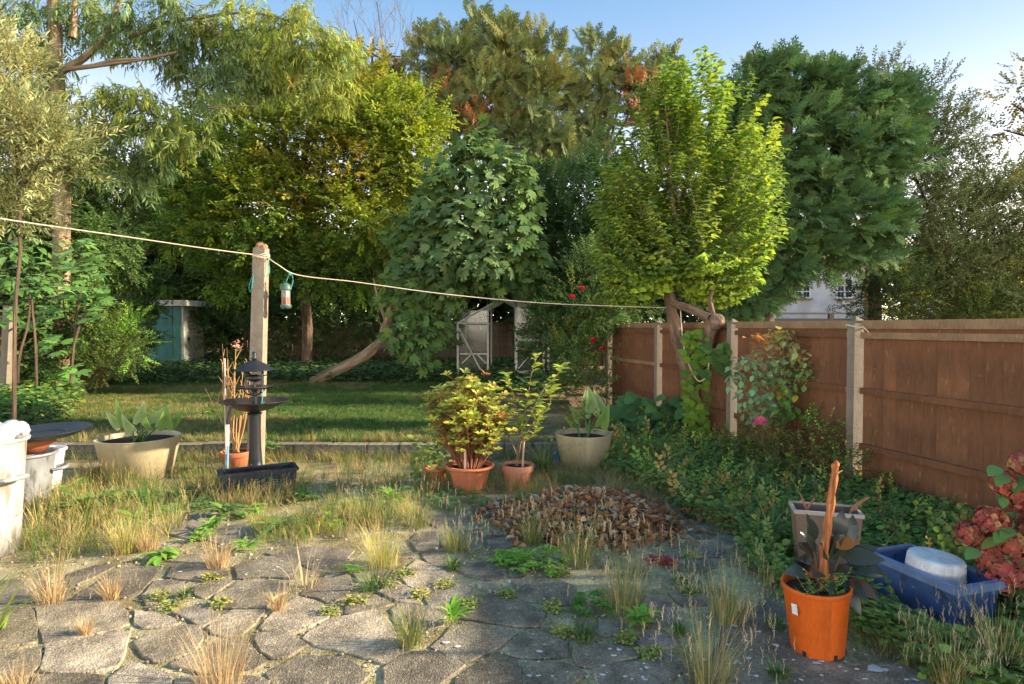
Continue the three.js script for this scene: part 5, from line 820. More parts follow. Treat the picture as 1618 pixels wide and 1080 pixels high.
{ // rubber plant with its broken stem
  srand(861); const b = orangePot.position, t = thing('rubber_plant', 'dark glossy-leaved rubber plant with a snapped stem in the orange pot', 'rubber plant', V(b.x, .285, b.z)), D = -b.z;
  const dark = [[.022, .030, .024], [.030, .036, .028], [.050, .028, .020], [.026, .034, .032]].map((c) => lm(c, .06, .7, .25)), sheen = lm([.05, .06, .06], .1, .8, .3), rust = lm([.26, .10, .02], .35, .5, .3);
  const snapped = new Geo().tube([P(1300, 935, D), P(1301, 880, D), P(1308, 830, D), P(1314, 780, D), P(1320, 735, D), P(1321, 727, D)], (q) => .021 * (1 - .35 * q) * (q > .93 ? .4 : 1), 0, 8, W1, .3).build(); wpart('snapped_stem', snapped, std([.46, .17, .06], .9, { map: rep(T.bark, 1, 3), bumpMap: T.bark, bumpScale: .01 }), t); wpart('splinter', tubeG([P(1318, 750, D), P(1326, 745, D), P(1331, 743, D)], .006, .002, 5), std([.6, .38, .2], .9), t);
  for (const c of [[[1296, 940], [1290, 900], [1286, 860]], [[1302, 940], [1318, 900], [1330, 870]], [[1300, 940], [1330, 920], [1350, 890]], [[1298, 940], [1282, 920], [1262, 905]]]) wpart('stem', tubeG(c.map((p) => P(...p, D)), .009, .006, 7), std([.09, .06, .04], .8), t);
  for (const [x, y, dx, dy, dz, s, k] of [[1283, 858, -.1, 1, .25, .85, 0], [1288, 870, -.5, .9, .3, .7, 1], [1322, 850, .1, 1, .2, .8, 3], [1330, 862, .35, 1, .4, .75, 4], [1340, 858, .2, 1, .1, .8, 0], [1330, 880, 1, .25, .5, 1.05, 1], [1335, 892, 1, .0, .5, 1.1, 0], [1290, 890, -.8, .5, .6, .8, 3], [1282, 900, -.7, .6, .5, .75, 0], [1300, 880, -.2, .8, .7, .8, 1], [1312, 900, .2, .5, .9, .85, 2], [1325, 912, .3, -.1, .9, .9, 0], [1300, 915, -.2, .2, 1, .8, 1], [1340, 915, .7, -.3, .7, .8, 2], [1275, 905, -1, .3, .4, .75, 4], [1285, 920, -.5, .05, .9, .75, 3], [1335, 930, .4, -.7, .6, .7, 4], [1310, 930, .1, .1, 1, .7, 0], [1320, 865, .8, .5, .2, .7, 5], [1348, 895, 1, -.1, .3, .8, 0], [1295, 865, -.9, .2, .3, .65, 2], [1318, 885, .0, .9, .5, .9, 1], [1306, 872, .1, .8, .6, .8, 0], [1294, 900, -.5, .3, .8, .85, 2], [1330, 900, .5, .4, .8, .85, 0], [1316, 915, .1, .1, 1, .8, 3], [1286, 880, -.6, .7, .4, .8, 0], [1342, 880, .7, .6, .4, .8, 1]]) one(t, 'leaf', LG.rubber, [...dark, sheen, rust][k], orient(P(x, y, D + rr(-.06, .06)), V(dx, dy, dz), s * 1.05, V(-dx * .3 + rr(-.2, .2), .9, .8)));
  const w = []; for (let k = 0; k < 26; k++) w.push({ m: orient(P(rr(1268, 1330), rr(922, 946), D - .1 + rr(-.02, .03)), V(rr(-1, 1), .8, rr(0, .8)), rr(.2, .35)), c: vary([.12, .25, .06], .25) }); const m = copies('pot_weed', LG.small[1], LM.soft, w, orangePot, null); m.position.set(0, 0, 0); m.applyMatrix4(new THREE.Matrix4()); const inv = new THREE.Matrix4(); orangePot.updateMatrix(); inv.copy(orangePot.matrix).invert(); inv.decompose(m.position, m.quaternion, m.scale); m.userData.kind = 'stuff';
}
{ // bare twigs in the pot behind the trough
  srand(865); const t = thing('bare_twigs', 'bare orange-brown upright twigs rising beside the bird bath', 'shrub', twigPot.position.clone().setY(.18)), D = -twigPot.position.z, wd = std([.50, .29, .13], .9); for (let k = 0; k < 16; k++) { const x = rr(350, 398), y = rr(540, 620), pts = [P(rr(368, 378), 715, D), P((x + 373) / 2 + rr(-6, 6), 660, D + rr(-.05, .05)), P(x, y, D + rr(-.1, .1))]; wpart('twig', tubeG(pts, .007, .003, 5), wd, t); for (let j = 0; j < 3; j++) { const q = pts[1].clone().lerp(pts[2], rr(.2, .9)); wpart('twig', tubeG([q, q.clone().add(V(rr(-.08, .08), rr(.06, .15), rr(-.05, .05)))], .004, .002, 4), wd, t); } }
  for (const pts of [[[352, 668], [338, 640], [324, 612]], [[350, 660], [345, 640], [347, 620]]]) wpart('twig', tubeG(pts.map((p) => P(...p, D)), .006, .003, 5), wd, t);
}
// ---------------------------------------------------------------- left-hand saplings
function sapling(name, label, stems, heads, geo, cols, n, size, s) { srand(s); const b = P(...stems[0][0]); const t = thing(name, label, 'sapling', V(b.x, LAWN, b.z)); for (const st of stems) wpart('stem', tubeG(st.map((p) => P(...p)), .02, .011, 7, .1), M.bark, t); const ms = cols.map((c) => lm(c, .35, .4, .35)); for (const [x, y, D, r] of heads) for (let k = 0; k < n; k++) { const a = k * 2.4, el = rr(-.5, .9), q = P(x + rr(-r, r), y + rr(-r, r) * .7, D + rr(-.2, .2)); one(t, 'leaf', geo, pick(ms), orient(q, V(Math.cos(a), el * .6 - .1, Math.sin(a) * .7 + .25), rr(...size), V(0, 1, .5))); } }
sapling('loquat_sapling', 'sapling with long drooping glossy leaves at the left edge', [[[28, 605, 8.4], [32, 560, 8.4], [45, 510, 8.4], [48, 465, 8.4]], [[58, 610, 8.5], [57, 550, 8.5], [52, 490, 8.5], [50, 465, 8.5]]], [[52, 445, 8.4, 18], [30, 420, 8.5, 26], [80, 440, 8.5, 26], [15, 395, 8.6, 20], [95, 395, 8.8, 30], [55, 400, 8.8, 28], [10, 500, 8.6, 16], [20, 450, 8.5, 18]], LG.loquat, [[.09, .20, .05], [.07, .16, .045], [.13, .25, .07]], 13, [.65, 1.15], 901);
sapling('broad_leaved_sapling', 'sapling with broad lobed leaves left of the teal shed', [[[112, 605, 9.2], [116, 560, 9.2], [122, 500, 9.2], [130, 450, 9.2]], [[122, 520, 9.2], [104, 500, 9.2], [100, 470, 9.2]], [[118, 540, 9.2], [132, 500, 9.2], [150, 480, 9.2]]], [[150, 455, 9.2, 26], [120, 430, 9.2, 26], [150, 490, 9.3, 22], [80, 540, 9.3, 22], [100, 470, 9.3, 28], [130, 400, 9.6, 30], [60, 500, 9.4, 24], [110, 590, 9.2, 18]], LG.fig, [[.10, .23, .05], [.08, .18, .05], [.13, .27, .06]], 13, [.17, .30], 902);
tree('vine_bush', 'rounded dark vine-covered bush in front of the teal shed', V(P(190, 590, 10.5).x, LAWN, -10.5), null, 0, 0, null, [[185, 545, 10.5, 38, 45, .4, [[.07, .11, .03], [.11, .14, .03]]], [212, 530, 10.4, 16, 40, .25, [[.15, .29, .05]]], [165, 580, 10.4, 30, 20, .3, [[.09, .13, .035]]]], { cat: 'bush', seed: 903, geo: LG.small, mat: LM.soft, cols: darkg, clumps: 60, k: 6, sig: .09, size: [.6, 1], shell: .3, dir: (o) => out_(o) });
tree('creeper_mass', 'leafy creeper hanging over the left fence and shed roof', V(-9.5, LAWN, -14), null, 0, 0, null, [[195, 425, 14, 45, 22, .6], [245, 445, 15, 30, 10, .3], [160, 370, 13, 50, 30, .6], [70, 360, 11.5, 60, 40, .6], [120, 400, 11.5, 50, 40, .5], [20, 380, 11, 40, 50, .5], [200, 480, 14.5, 14, 60, .3], [240, 470, 15.8, 36, 22, .3], [228, 520, 15.5, 16, 40, .25], [90, 480, 10.8, 60, 60, .4], [140, 530, 11.2, 40, 50, .4], [40, 560, 10.5, 40, 40, .4]], { cat: 'creeper', seed: 904, geo: LG.broad, mat: LM.soft, cols: [[.07, .13, .035], [.09, .17, .05], [.055, .10, .03]], clumps: 46, k: 7, sig: .16, size: [.7, 1.15], shell: .35, dir: (o) => out_(o, V(0, -.2, .4)) });
tree('undergrowth_shrub', 'brown-green twiggy undergrowth below the pale-leaved rose', V(G(1265, 760).x, 0, G(1265, 760).z), null, 0, 0, null, [[1230, 710, 5.9, 45, 40, .35, [[.16, .16, .06], [.13, .17, .06], [.20, .15, .07]]], [1290, 705, 5.7, 40, 35, .3], [1340, 730, 5.3, 30, 28, .25], [1190, 700, 6.2, 30, 30, .3, [[.12, .13, .045]]], [1265, 675, 5.9, 18, 12, .15, [[.09, .19, .05]]]], { cat: 'shrub', seed: 905, geo: LG.small, mat: LM.soft, cols: [[.09, .16, .05], [.12, .16, .05], [.15, .14, .05]], clumps: 55, k: 6, sig: .08, size: [.5, .85], shell: .4, dir: (o) => out_(o, V(0, .4, .2)) });
{ // bergenia-like big round leaves at the foot of the fence
  srand(911); const t = thing('large_leaved_clump', 'clump of large round dark green leaves along the fence foot', 'plant', V(1.9, 0, -8.0)), ms = [[.06, .135, .045], [.075, .16, .05], [.095, .19, .065], [.05, .11, .04]].map((c) => lm(c, .2, .25, .35)); for (let k = 0; k < 130; k++) { const u = rnd(), q = P(965 + u * 130, 650 + rr(-22, 34) + u * 8, 8.3 + rr(-.5, .4)); q.y = Math.max(q.y, .06); const a = rr(0, 6.28); one(t, 'leaf', LG.hosta, pick(ms), orient(q, V(Math.cos(a), rr(-.1, .9), Math.sin(a) * .7 + .3), rr(.65, 1.15), V(0, 1, .8))); }
}
// ================================================================ GROUND PLANTS
function scatter(poly, n, y, fn) { // poly in picture points on the ground at height y
  const g = poly.map(([a, b]) => { const q = G(a, b, y); return [q.x, q.z]; }), x0 = Math.min(...g.map((q) => q[0])), x1 = Math.max(...g.map((q) => q[0])), z0 = Math.min(...g.map((q) => q[1])), z1 = Math.max(...g.map((q) => q[1])); let k = 0, tries = 0; while (k < n && tries++ < n * 30) { const x = rr(x0, x1), z = rr(z0, z1); if (inside(x, z, g) && fn(x, z) !== false) k++; } }
function mass(name, label, cat, geos, mat, items) { // one object: several sprig shapes, never countable
  const o = thing(name, label, cat); o.userData.kind = 'stuff'; geos.forEach((g, k) => { const m = copies(name + '_leaves', g, mat, items.filter((_, i) => i % geos.length === k), o); m.userData.kind = 'stuff'; }); }
function tuft(s, n, h, spread, cols, { bend = [.1, .7], w = .0032, heads = .25, headC = [.50, .40, .24] } = {}) {
  srand(s); const g = new Geo(); for (let k = 0; k < n; k++) { const a = rr(0, 6.28), r = Math.sqrt(rnd()) * spread * .35, L = h * rr(.45, 1.05), tip = g.blade(V(Math.cos(a) * r, 0, Math.sin(a) * r), V(Math.cos(a) * rr(.02, .55), 1, Math.sin(a) * rr(.02, .55)).normalize(), L, w * rr(.6, 1.2), rr(...bend) * (rnd() < .2 ? 2.6 : 1), vary(pick(cols), .22));
    if (rnd() < heads && L > h * .65) for (let j = 0; j < 5; j++) { const d = V(rr(-.5, .5), 1, rr(-.5, .5)).normalize(); g.leaf(orient(tip.clone().add(V(0, -.012 * j, 0)), d, 1, V(rr(-1, 1), 0, 1)), .022, .006, { c: vary(headC, .2), n: 1, prof: (t) => (t < .01 ? .4 : t > .9 ? .2 : 1), droop: 0 }); } } return g.build();
}
const straw = [[.60, .42, .20], [.66, .48, .25], [.50, .33, .16]], greenS = [[.20, .27, .06], [.15, .23, .05], [.30, .30, .08], [.42, .34, .14]], gold = [[.58, .50, .14], [.46, .48, .12], [.64, .52, .22]], grn = [[.11, .20, .045], [.14, .24, .05], [.09, .16, .04]];
const TG = { lawn: [1, 2, 3].map((s) => tuft(s + 40, 14, .075, .1, [[1, 1, 1]], { w: .005, heads: 0, bend: [.2, 1.2] })), wild: [1, 2, 3].map((s) => tuft(s + 60, 18, .26, .2, [[1, 1, 1], [.9, .95, .8]], { w: .0038, heads: .3, headC: [1.1, 1, .9], bend: [.1, .9] })) };
{ // lawn
  srand(921); const it = []; scatter([[60, 640], [150, 606], [420, 596], [700, 600], [780, 622], [740, 690], [660, 700], [280, 704], [100, 690]], 30000, LAWN, (x, z) => { const n = nz2(x / 14 + 5, z / 14 + 5, 12, 4), m = nz(x / 10 + 5, z / 10 + 5, 20, 3), dry = ss(.46, .6, n) * .85; if (z > -(EDGE + .12)) return false; const leftW = ss(-4.2, -6, x); const c = rnd() < dry * .75 + leftW * .25 ? pick([[.36, .30, .11], [.42, .33, .15], [.27, .27, .08]]) : pick([[.115, .21, .045], [.14, .24, .05], [.09, .17, .04], [.18, .25, .06]]); const s = rr(.6, 1.15) * (.75 + .7 * m); it.push({ m: orient(V(x, LAWN, z), V(rr(-.2, .2), 1, rr(-.2, .2)), s, V(rr(-1, 1), 0, rr(-1, 1))), c: vary(c, .25) }); }); mass('lawn_grass', 'patchy green lawn with dry straw-coloured patches', 'grass', TG.lawn, LM.grass, it);
}
{ // ivy bed at the back and left
  srand(922); const it = []; scatter([[-60, 640], [60, 600], [140, 575], [330, 566], [720, 566], [900, 590], [880, 640], [790, 622], [700, 608], [420, 605], [160, 612], [90, 640], [60, 690], [-60, 690]], 6500, LAWN, (x, z) => { it.push({ m: orient(V(x, LAWN + rr(0, .12), z), V(rr(-.3, .3), 1, rr(-.3, .3)), rr(1, 2.1), V(rr(-1, 1), 0, rr(-1, 1))), c: vary(pick([[.05, .11, .035], [.07, .14, .04], [.06, .10, .04]]), .3) }); }); mass('ivy_bed', 'dark ivy ground cover in the shade behind the lawn', 'ivy', LG.ivy, LM.waxy, it);
  const l = []; scatter([[-60, 690], [-60, 620], [40, 600], [110, 615], [120, 650], [60, 680]], 520, LAWN, (x, z) => { l.push({ m: orient(V(x, LAWN + rr(0, .3), z), V(rr(-.3, .3), 1, rr(-.3, .3)), rr(1, 1.7), V(rr(-1, 1), 0, 1)), c: vary(pick([[.14, .27, .05], [.22, .33, .06], [.09, .18, .04]]), .3) }); }); mass('bramble_patch', 'fresh green bramble growth at the left of the lawn', 'brambles', LG.ivy, LM.soft, l);
}
{ // weeds along the fence on the right
  srand(923); const it = [], weed = [[870, 715], [930, 690], [1000, 680], [1100, 680], [1180, 690], [1300, 720], [1420, 760], [1560, 800], [1800, 900], [1800, 1150], [1560, 1120], [1470, 1060], [1420, 1030], [1350, 1000], [1340, 960], [1230, 930], [1195, 900], [1180, 850], [1090, 815], [1060, 790], [1000, 760], [940, 740]];
  const crate = (x, z) => { const u = V(x - 2.17, 0, z + 2.95), s = u.dot(V(.958, 0, -.285)), l = u.dot(V(-.285, 0, -.958)); return s > -.2 && s < .4 && l > -.22 && l < .6; }, nearO = (x, z) => Math.hypot(x - orangePot.position.x, z - orangePot.position.z) < .22 || Math.hypot(x - 1.87, z + 3.6) < .2;
  scatter(weed, 9500, 0, (x, z) => { if (crate(x, z) || nearO(x, z)) return false; const n = nz2(x / 6 + 3, z / 6 + 3, 10, 3); it.push({ m: orient(V(x, rr(0, z > -3.1 ? .04 : .04 + .09 * n), z), V(rr(-.35, .35), 1, rr(-.35, .35)), rr(.4, .85), V(rr(-1, 1), 0, rr(-1, 1))), c: vary(n > .57 ? pick([[.17, .22, .06], [.13, .19, .05]]) : pick([[.15, .25, .07], [.19, .29, .08], [.12, .21, .06], [.15, .22, .085]]), .3) }); }); mass('weed_cover', 'low green weeds and ivy spreading along the fence foot', 'weeds', LG.ivy, LM.soft, it);
  const mx = [], gg = []; scatter(weed, 800, 0, (x, z) => { if (crate(x, z) || nearO(x, z) || (z > -3.15 && x < 2.7)) return false; mx.push({ m: orient(V(x, rr(0, .08), z), V(rr(-.5, .5), 1, rr(-.5, .5)), rr(.3, .8), V(rr(-1, 1), 0, rr(-1, 1))), c: vary(pick([[.16, .25, .07], [.22, .30, .08], [.11, .19, .055], [.30, .21, .10], [.19, .23, .10]]), .3) }); }); mass('mixed_weeds', 'taller mixed leafy weeds rising from the green bed by the fence', 'weeds', [...LG.small, LG.broad[0]], LM.soft, mx);
  scatter(weed, 300, 0, (x, z) => { if (crate(x, z) || nearO(x, z) || (z > -3.0 && x < 2.4)) return false; gg.push({ m: orient(V(x, 0, z), V(rr(-.4, .4), 1, rr(-.4, .4)), rr(.5, 1.25), V(rr(-1, 1), 0, 1)), c: vary(pick([[.22, .28, .08], [.36, .28, .14], [.15, .24, .07], [.30, .22, .11]]), .25) }); }); mass('bed_grass', 'wispy grass stems scattered through the bed by the fence', 'grass', TG.wild, LM.grass, gg);
  const dr = []; scatter([[840, 760], [870, 715], [960, 725], [1010, 750], [1100, 790], [1170, 830], [1150, 850], [1060, 800], [960, 775]], 420, 0, (x, z) => { dr.push({ m: orient(V(x, 0, z), V(rr(-.4, .4), 1, rr(-.4, .4)), rr(.35, .75), V(rr(-1, 1), 0, 1)), c: vary(pick([[.36, .27, .13], [.42, .33, .17], [.20, .24, .07]]), .25) }); }); mass('dry_grass', 'thin dry grass around the right beige planter', 'grass', TG.wild, LM.grass, dr);
  const lo = []; scatter([[1340, 1000], [1420, 1005], [1480, 1020], [1600, 990], [1700, 1040], [1700, 1120], [1500, 1110], [1470, 1075], [1420, 1045], [1350, 1030]], 60, 0, (x, z) => { if (crate(x, z)) return false; lo.push({ m: orient(V(x, 0, z), V(rr(-.4, .4), 1, rr(-.4, .4)), rr(.35, .8), V(rr(-1, 1), 0, 1)), c: vary(pick([[.20, .26, .07], [.30, .27, .10], [.15, .22, .06]]), .25) }); }); mass('rough_grass', 'rough grass in front of the blue crate', 'grass', TG.wild, LM.grass, lo);
}
{ // long grass between the terrace and the lawn
  srand(924); const add = (poly, n, cols, size) => { const it = []; scatter(poly, n, 0, (x, z) => { if (z < -(EDGE - .1)) return false; it.push({ m: orient(V(x, 0, z), V(rr(-.3, .3), 1, rr(-.3, .3)), rr(...size), V(rr(-1, 1), 0, rr(-1, 1))), c: vary(pick(cols), .25) }); }); return it; };
  mass('long_grass', 'sunlit golden long grass beside the pale bin', 'grass', TG.wild, LM.grass, add([[30, 870], [60, 800], [130, 790], [240, 800], [300, 830], [210, 870], [150, 885], [60, 890]], 210, [...gold, ...straw, ...greenS, ...grn], [.3, 1.1]));
  mass('long_grass', 'green and straw long grass around the left beige planter', 'grass', TG.wild, LM.grass, add([[80, 800], [130, 745], [300, 735], [345, 760], [340, 800], [250, 810], [150, 800]], 250, [...greenS, ...straw, ...grn, [.26, .18, .10]], [.3, 1.05]));
  mass('long_grass', 'mixed long grass in front of the trough and lawn edging', 'grass', TG.wild, LM.grass, add([[280, 722], [660, 722], [700, 760], [660, 800], [560, 812], [470, 800], [340, 806], [330, 760]], 430, [...greenS, ...straw, ...grn, [.30, .24, .12]], [.3, .8]));
  mass('long_grass', 'yellow-green grass band on the slabs below the trough', 'grass', TG.wild, LM.grass, add([[400, 830], [450, 815], [560, 812], [640, 800], [670, 815], [600, 835], [545, 850], [470, 866], [410, 860]], 180, [...greenS, ...gold, ...grn, ...straw], [.3, .85]));
  mass('long_grass', 'tall dry grass half hiding the trough planter', 'grass', TG.wild, LM.grass, add([[340, 800], [350, 788], [470, 776], [475, 792], [400, 802]], 70, [...straw, ...greenS], [.5, .9]));
  { const it = []; for (let k = 0; k < 420; k++) it.push({ m: orient(V(rr(-6.5, .3), rnd() < .5 ? 0 : LAWN, -EDGE + (rnd() < .6 ? rr(.08, .2) : rr(-.16, -.09))), V(rr(-.4, .4), 1, rr(-.1, .5)), rr(.25, .75), V(rr(-1, 1), 0, 1)), c: vary(pick([...straw, ...greenS, ...grn]), .25) }); it.forEach((q) => { const z = q.m.elements[14]; q.m.elements[13] = z > -EDGE ? 0 : LAWN; }); mass('edging_grass', 'grass growing over the stone edging of the lawn', 'grass', TG.wild, LM.grass, it); }
  mass('long_grass', 'dry grass behind the terracotta pots', 'grass', TG.wild, LM.grass, add([[660, 790], [680, 740], [860, 735], [900, 760], [860, 790], [790, 780], [720, 775]], 300, [...greenS, ...straw], [.35, .75]));
}
// grass tufts and weeds standing in the joints, each by itself
const tuftKinds = { straw: (s, h, w) => tuft(s, 130, h, w, straw, { bend: [.1, .6] }), pale: (s, h, w) => tuft(s, 40, h, w, [[.62, .48, .27], [.55, .40, .22]], { bend: [.05, .45], w: .005, heads: .15 }), gold: (s, h, w) => tuft(s, 230, h, w, gold, { bend: [.1, .6] }), mixed: (s, h, w) => tuft(s, 180, h, w, greenS, { bend: [.1, .6], heads: .3 }), rust: (s, h, w) => tuft(s, 190, h, w, [[.50, .33, .13], [.36, .32, .10], [.24, .31, .08], [.18, .27, .07], [.46, .38, .17]], { bend: [.1, .7], heads: .5 }), low: (s, h, w) => tuft(s, 90, h, w, grn, { bend: [.5, 1.8], heads: 0, w: .006 }) };
[['straw', 83, 948, 60, 60, 'dry straw tuft on the dark slab edge at the far left'], ['straw', 175, 945, 42, 30, 'small dry tuft at the corner of the long tan slab'], ['straw', 345, 895, 58, 44, 'dry tuft below the leafy weed, left of centre'], ['straw', 235, 868, 45, 40, 'dry reddish tuft beside the flat rosette weed'], ['pale', 482, 925, 80, 60, 'sparse pale stalks splayed over the dark slab'], ['straw', 440, 962, 34, 30, 'very small straw tuft among pale slabs'], ['straw', 352, 1085, 125, 95, 'tall dry straw tuft at the bottom edge, left of centre'], ['straw', 25, 1085, 40, 70, 'reddish dry tuft in the bottom left corner'], ['gold', 603, 892, 80, 76, 'glowing golden grass tuft in the sun, centre of the terrace'], ['low', 590, 928, 45, 60, 'green grass tuft at the foot of the golden tuft'], ['mixed', 648, 1018, 75, 50, 'seeding grass tuft beside the large pale slab'], ['mixed', 722, 868, 48, 60, 'soft green tuft behind the pale diamond slab'], ['low', 715, 897, 28, 30, 'small green tuft touching the pale diamond slab'], ['mixed', 842, 858, 62, 50, 'grey-green tuft at the near edge of the leaf pile'], ['rust', 912, 890, 95, 70, 'tall yellow-green tuft in front of the leaf pile'], ['rust', 985, 960, 110, 85, 'tall rusty seeding tuft right of centre'], ['rust', 1150, 978, 100, 80, 'loose dry tuft left of the orange pot'], ['rust', 1118, 1085, 125, 90, 'large seeding tuft at the bottom edge near the orange pot'], ['low', 920, 1008, 36, 50, 'low green tuft in the joint below the rusty tuft'], ['low', 1225, 990, 22, 40, 'thin low weed in the paving left of the orange pot'], ['low', 1075, 1000, 28, 24, 'small green tuft between the two large seeding tufts'], ['gold', 200, 870, 60, 50, 'yellow tuft on the slabs right of the sunlit long grass'], ['mixed', 660, 830, 60, 60, 'fine grass tuft left of the pale far slabs'], ['mixed', 580, 825, 62, 50, 'upright green tuft left of the fine grass tuft'], ['low', 1228, 1068, 30, 40, 'flattened grass wisp at the bottom right of the paving'], ['straw', 135, 1000, 26, 20, 'tiny dry wisp in the joint of the long tan slabs'], ['rust', 1500, 1080, 90, 60, 'seeding grass at the bottom in front of the blue crate'], ['rust', 1580, 1060, 110, 70, 'tall seeding grass right of the blue crate'], ['low', 292, 944, 24, 12, 'single green blade cluster on the tan slab joint']].forEach(([k, x, y, h, w, label], n) => { const b = G(x, y), s = -b.z / F; top('grass_tuft', tuftKinds[k](500 + n * 13, h * s, w * s, 0), LM.grass, label, 'grass tuft', b, 'grass tufts in the paving'); });
function rosette(s, n, L, W, cols, up) { srand(s); const g = new Geo(); for (let k = 0; k < n; k++) { const a = k * 2.4 + rr(-.3, .3), e = rr(...up); g.leaf(orient(V(rr(-.02, .02), rr(0, .05), rr(-.02, .02)), V(Math.cos(a), e, Math.sin(a)), 1, V(-Math.cos(a) * e * .5, 1, -Math.sin(a) * e * .5)), L * rr(.6, 1.1), W * rr(.7, 1.1), { c: vary(pick(cols), .22), n: 4, prof: lance, fold: .25, droop: .9 }); } return g.build(); }
function leafyWeed(s, n, h, w, cols) { srand(s); const g = new Geo(); for (let k = 0; k < n; k++) { const a = rr(0, 6.28), r = Math.sqrt(rnd()) * w, q = V(Math.cos(a) * r, rr(0, h) * (1 - .5 * r / w), Math.sin(a) * r); for (let j = 0; j < 6; j++) { const b = j * 1.05 + a; g.leaf(orient(q, V(Math.cos(b), rr(.1, .8), Math.sin(b)), 1, V(0, 1, .2)), rr(.025, .05), rr(.012, .02), { c: vary(pick(cols), .25), n: 3, prof: lance, fold: .25, droop: .7 }); } } return g.build(); }
const brightG = [[.17, .33, .05], [.13, .27, .045], [.22, .36, .06]], midG = [[.11, .21, .05], [.08, .17, .05], [.14, .24, .06]];
[['r', 255, 882, .16, .045, 22, brightG, [.05, .5], 'flat rosette of bright green leaves on the left slabs'], ['r', 388, 868, .14, .03, 20, brightG, [.3, 1], 'small upright green weed left of the yellow grass band'], ['w', 800, 885, .05, .11, 34, brightG, 0, 'low bright green weed cushion at centre right'], ['w', 855, 893, .12, .20, 60, brightG, 0, 'larger bright green leafy weed before the leaf pile'], ['w', 940, 958, .09, .13, 34, midG, 0, 'green leafy weed left of the rusty tuft'], ['r', 1012, 988, .13, .05, 18, brightG, [.5, 1.3], 'bright broad-leaved weed at the foot of the rusty tuft'], ['r', 715, 985, .13, .03, 16, brightG, [.8, 2.5], 'thin upright weed in the joint of the pale diamond slab'], ['w', 726, 790, .08, .28, 80, [[.09, .20, .07], [.12, .25, .08]], 0, 'mat of small green leaves before the fluted pot'], ['w', 838, 793, .09, .16, 40, [[.15, .25, .10], [.12, .21, .08]], 0, 'pale green low weed left of the leaf pile'], ['r', 140, 812, .34, .07, 26, midG, [.6, 1.6], 'large dock plant with long green leaves by the bins'], ['r', 190, 800, .26, .08, 24, midG, [.3, 1.2], 'nettle-like green weed below the left beige planter'], ['r', 335, 838, .16, .04, 20, brightG, [.6, 1.8], 'bright weed standing on the far left slabs'], ['w', 318, 850, .08, .08, 26, brightG, 0, 'tiny yellow-green weed cushion on the far left slabs'], ['r', 1300, 1010, .0, 0, 0, midG, [0, 1], ''], ['w', 1390, 1000, .12, .16, 46, [[.16, .25, .07], [.11, .20, .05], [.30, .30, .06]], 0, 'weedy growth between the orange pot and blue crate'], ['r', 560, 905, .09, .03, 12, brightG, [.5, 1.5], 'tiny seedling weed beside the golden tuft'], ['r', 335, 655, .16, .05, 16, brightG, [.3, 1], 'leafy green weed on the lawn left of the bird bath'], ['w', 420, 728, .10, .16, 40, midG, 0, 'green weeds growing out of the trough']].forEach(([k, x, y, h, w, n, cols, up, label], i) => { if (!label) return; const b = G(x, y, y < 700 ? LAWN : 0); if (label.includes('trough')) b.y = .14; top('leafy_weed', k === 'r' ? rosette(700 + i, n, h, w, cols, up) : leafyWeed(700 + i, n, h, w, cols), LM.soft, label, 'weed', b, 'leafy weeds in the paving'); });
{ srand(971); const spots = [[110, 780], [165, 790], [225, 795], [255, 815], [285, 790], [310, 805], [215, 830], [120, 835], [480, 790], [520, 835], [440, 840], [545, 800], [620, 790], [600, 815], [355, 815], [395, 812]], where = ['below the galvanised bucket', 'in the long grass by the dock plant', 'under the left beige planter', 'in the sunlit grass, left', 'left of the trough planter', 'below the trough planter corner', 'among golden grass near the slabs', 'beside the pale bin foot', 'right of the trough label', 'in the yellow-green grass band', 'at the left of the yellow-green band', 'behind the yellow-green band', 'before the small terracotta pot', 'left of the fine grass tuft', 'directly below the trough planter', 'below the bird bath pedestal'];
  spots.forEach(([x, y], k) => top('leafy_weed', k % 2 ? leafyWeed(800 + k, 26, .12, .12, k % 3 ? midG : brightG) : rosette(800 + k, 22, .2, .05, k % 3 ? midG : brightG, [.3, 1.6]), LM.soft, `green ${k % 2 ? 'bushy' : 'broad-leaved'} weed ${where[k]}`, 'weed', G(x, y), 'leafy weeds in the paving')); }
{ // iris-like leaves at the left edge, crocosmia at the right
  const arch = (s, n, L, w, cols, bend) => { srand(s); const g = new Geo(); for (let k = 0; k < n; k++) { const a = rr(0, 6.28); g.blade(V(rr(-.06, .06), 0, rr(-.06, .06)), V(Math.cos(a) * rr(.15, .7), 1, Math.sin(a) * rr(.15, .6)).normalize(), L * rr(.6, 1.1), w, rr(...bend), vary(pick(cols), .25)); } return g.build(); };
  let b = G(-25, 1000); top('arching_leaves', arch(931, 34, .45, .018, [[.24, .36, .06], [.32, .40, .07], [.16, .28, .05]], [.8, 2]), LM.grass, 'bright arching strap leaves at the left edge of the terrace', 'plant', b);
  b = G(1205, 868); top('arching_leaves', arch(932, 60, .5, .014, [[.12, .24, .08], [.16, .28, .10], [.09, .19, .06]], [.5, 1.8]), LM.grass, 'arching green strap leaves left of the taupe planter', 'plant', b);
  b = G(1290, 800); top('arching_leaves', arch(933, 16, .45, .014, [[.14, .25, .12], [.10, .2, .09]], [.2, 1.2]), LM.grass, 'few upright strap leaves behind the taupe planter', 'plant', b);
  b = G(1405, 905); top('arching_leaves', arch(934, 24, .4, .012, [[.12, .24, .08], [.16, .27, .10]], [.8, 2.2]), LM.grass, 'fine arching leaves behind the blue crate', 'plant', b);
}
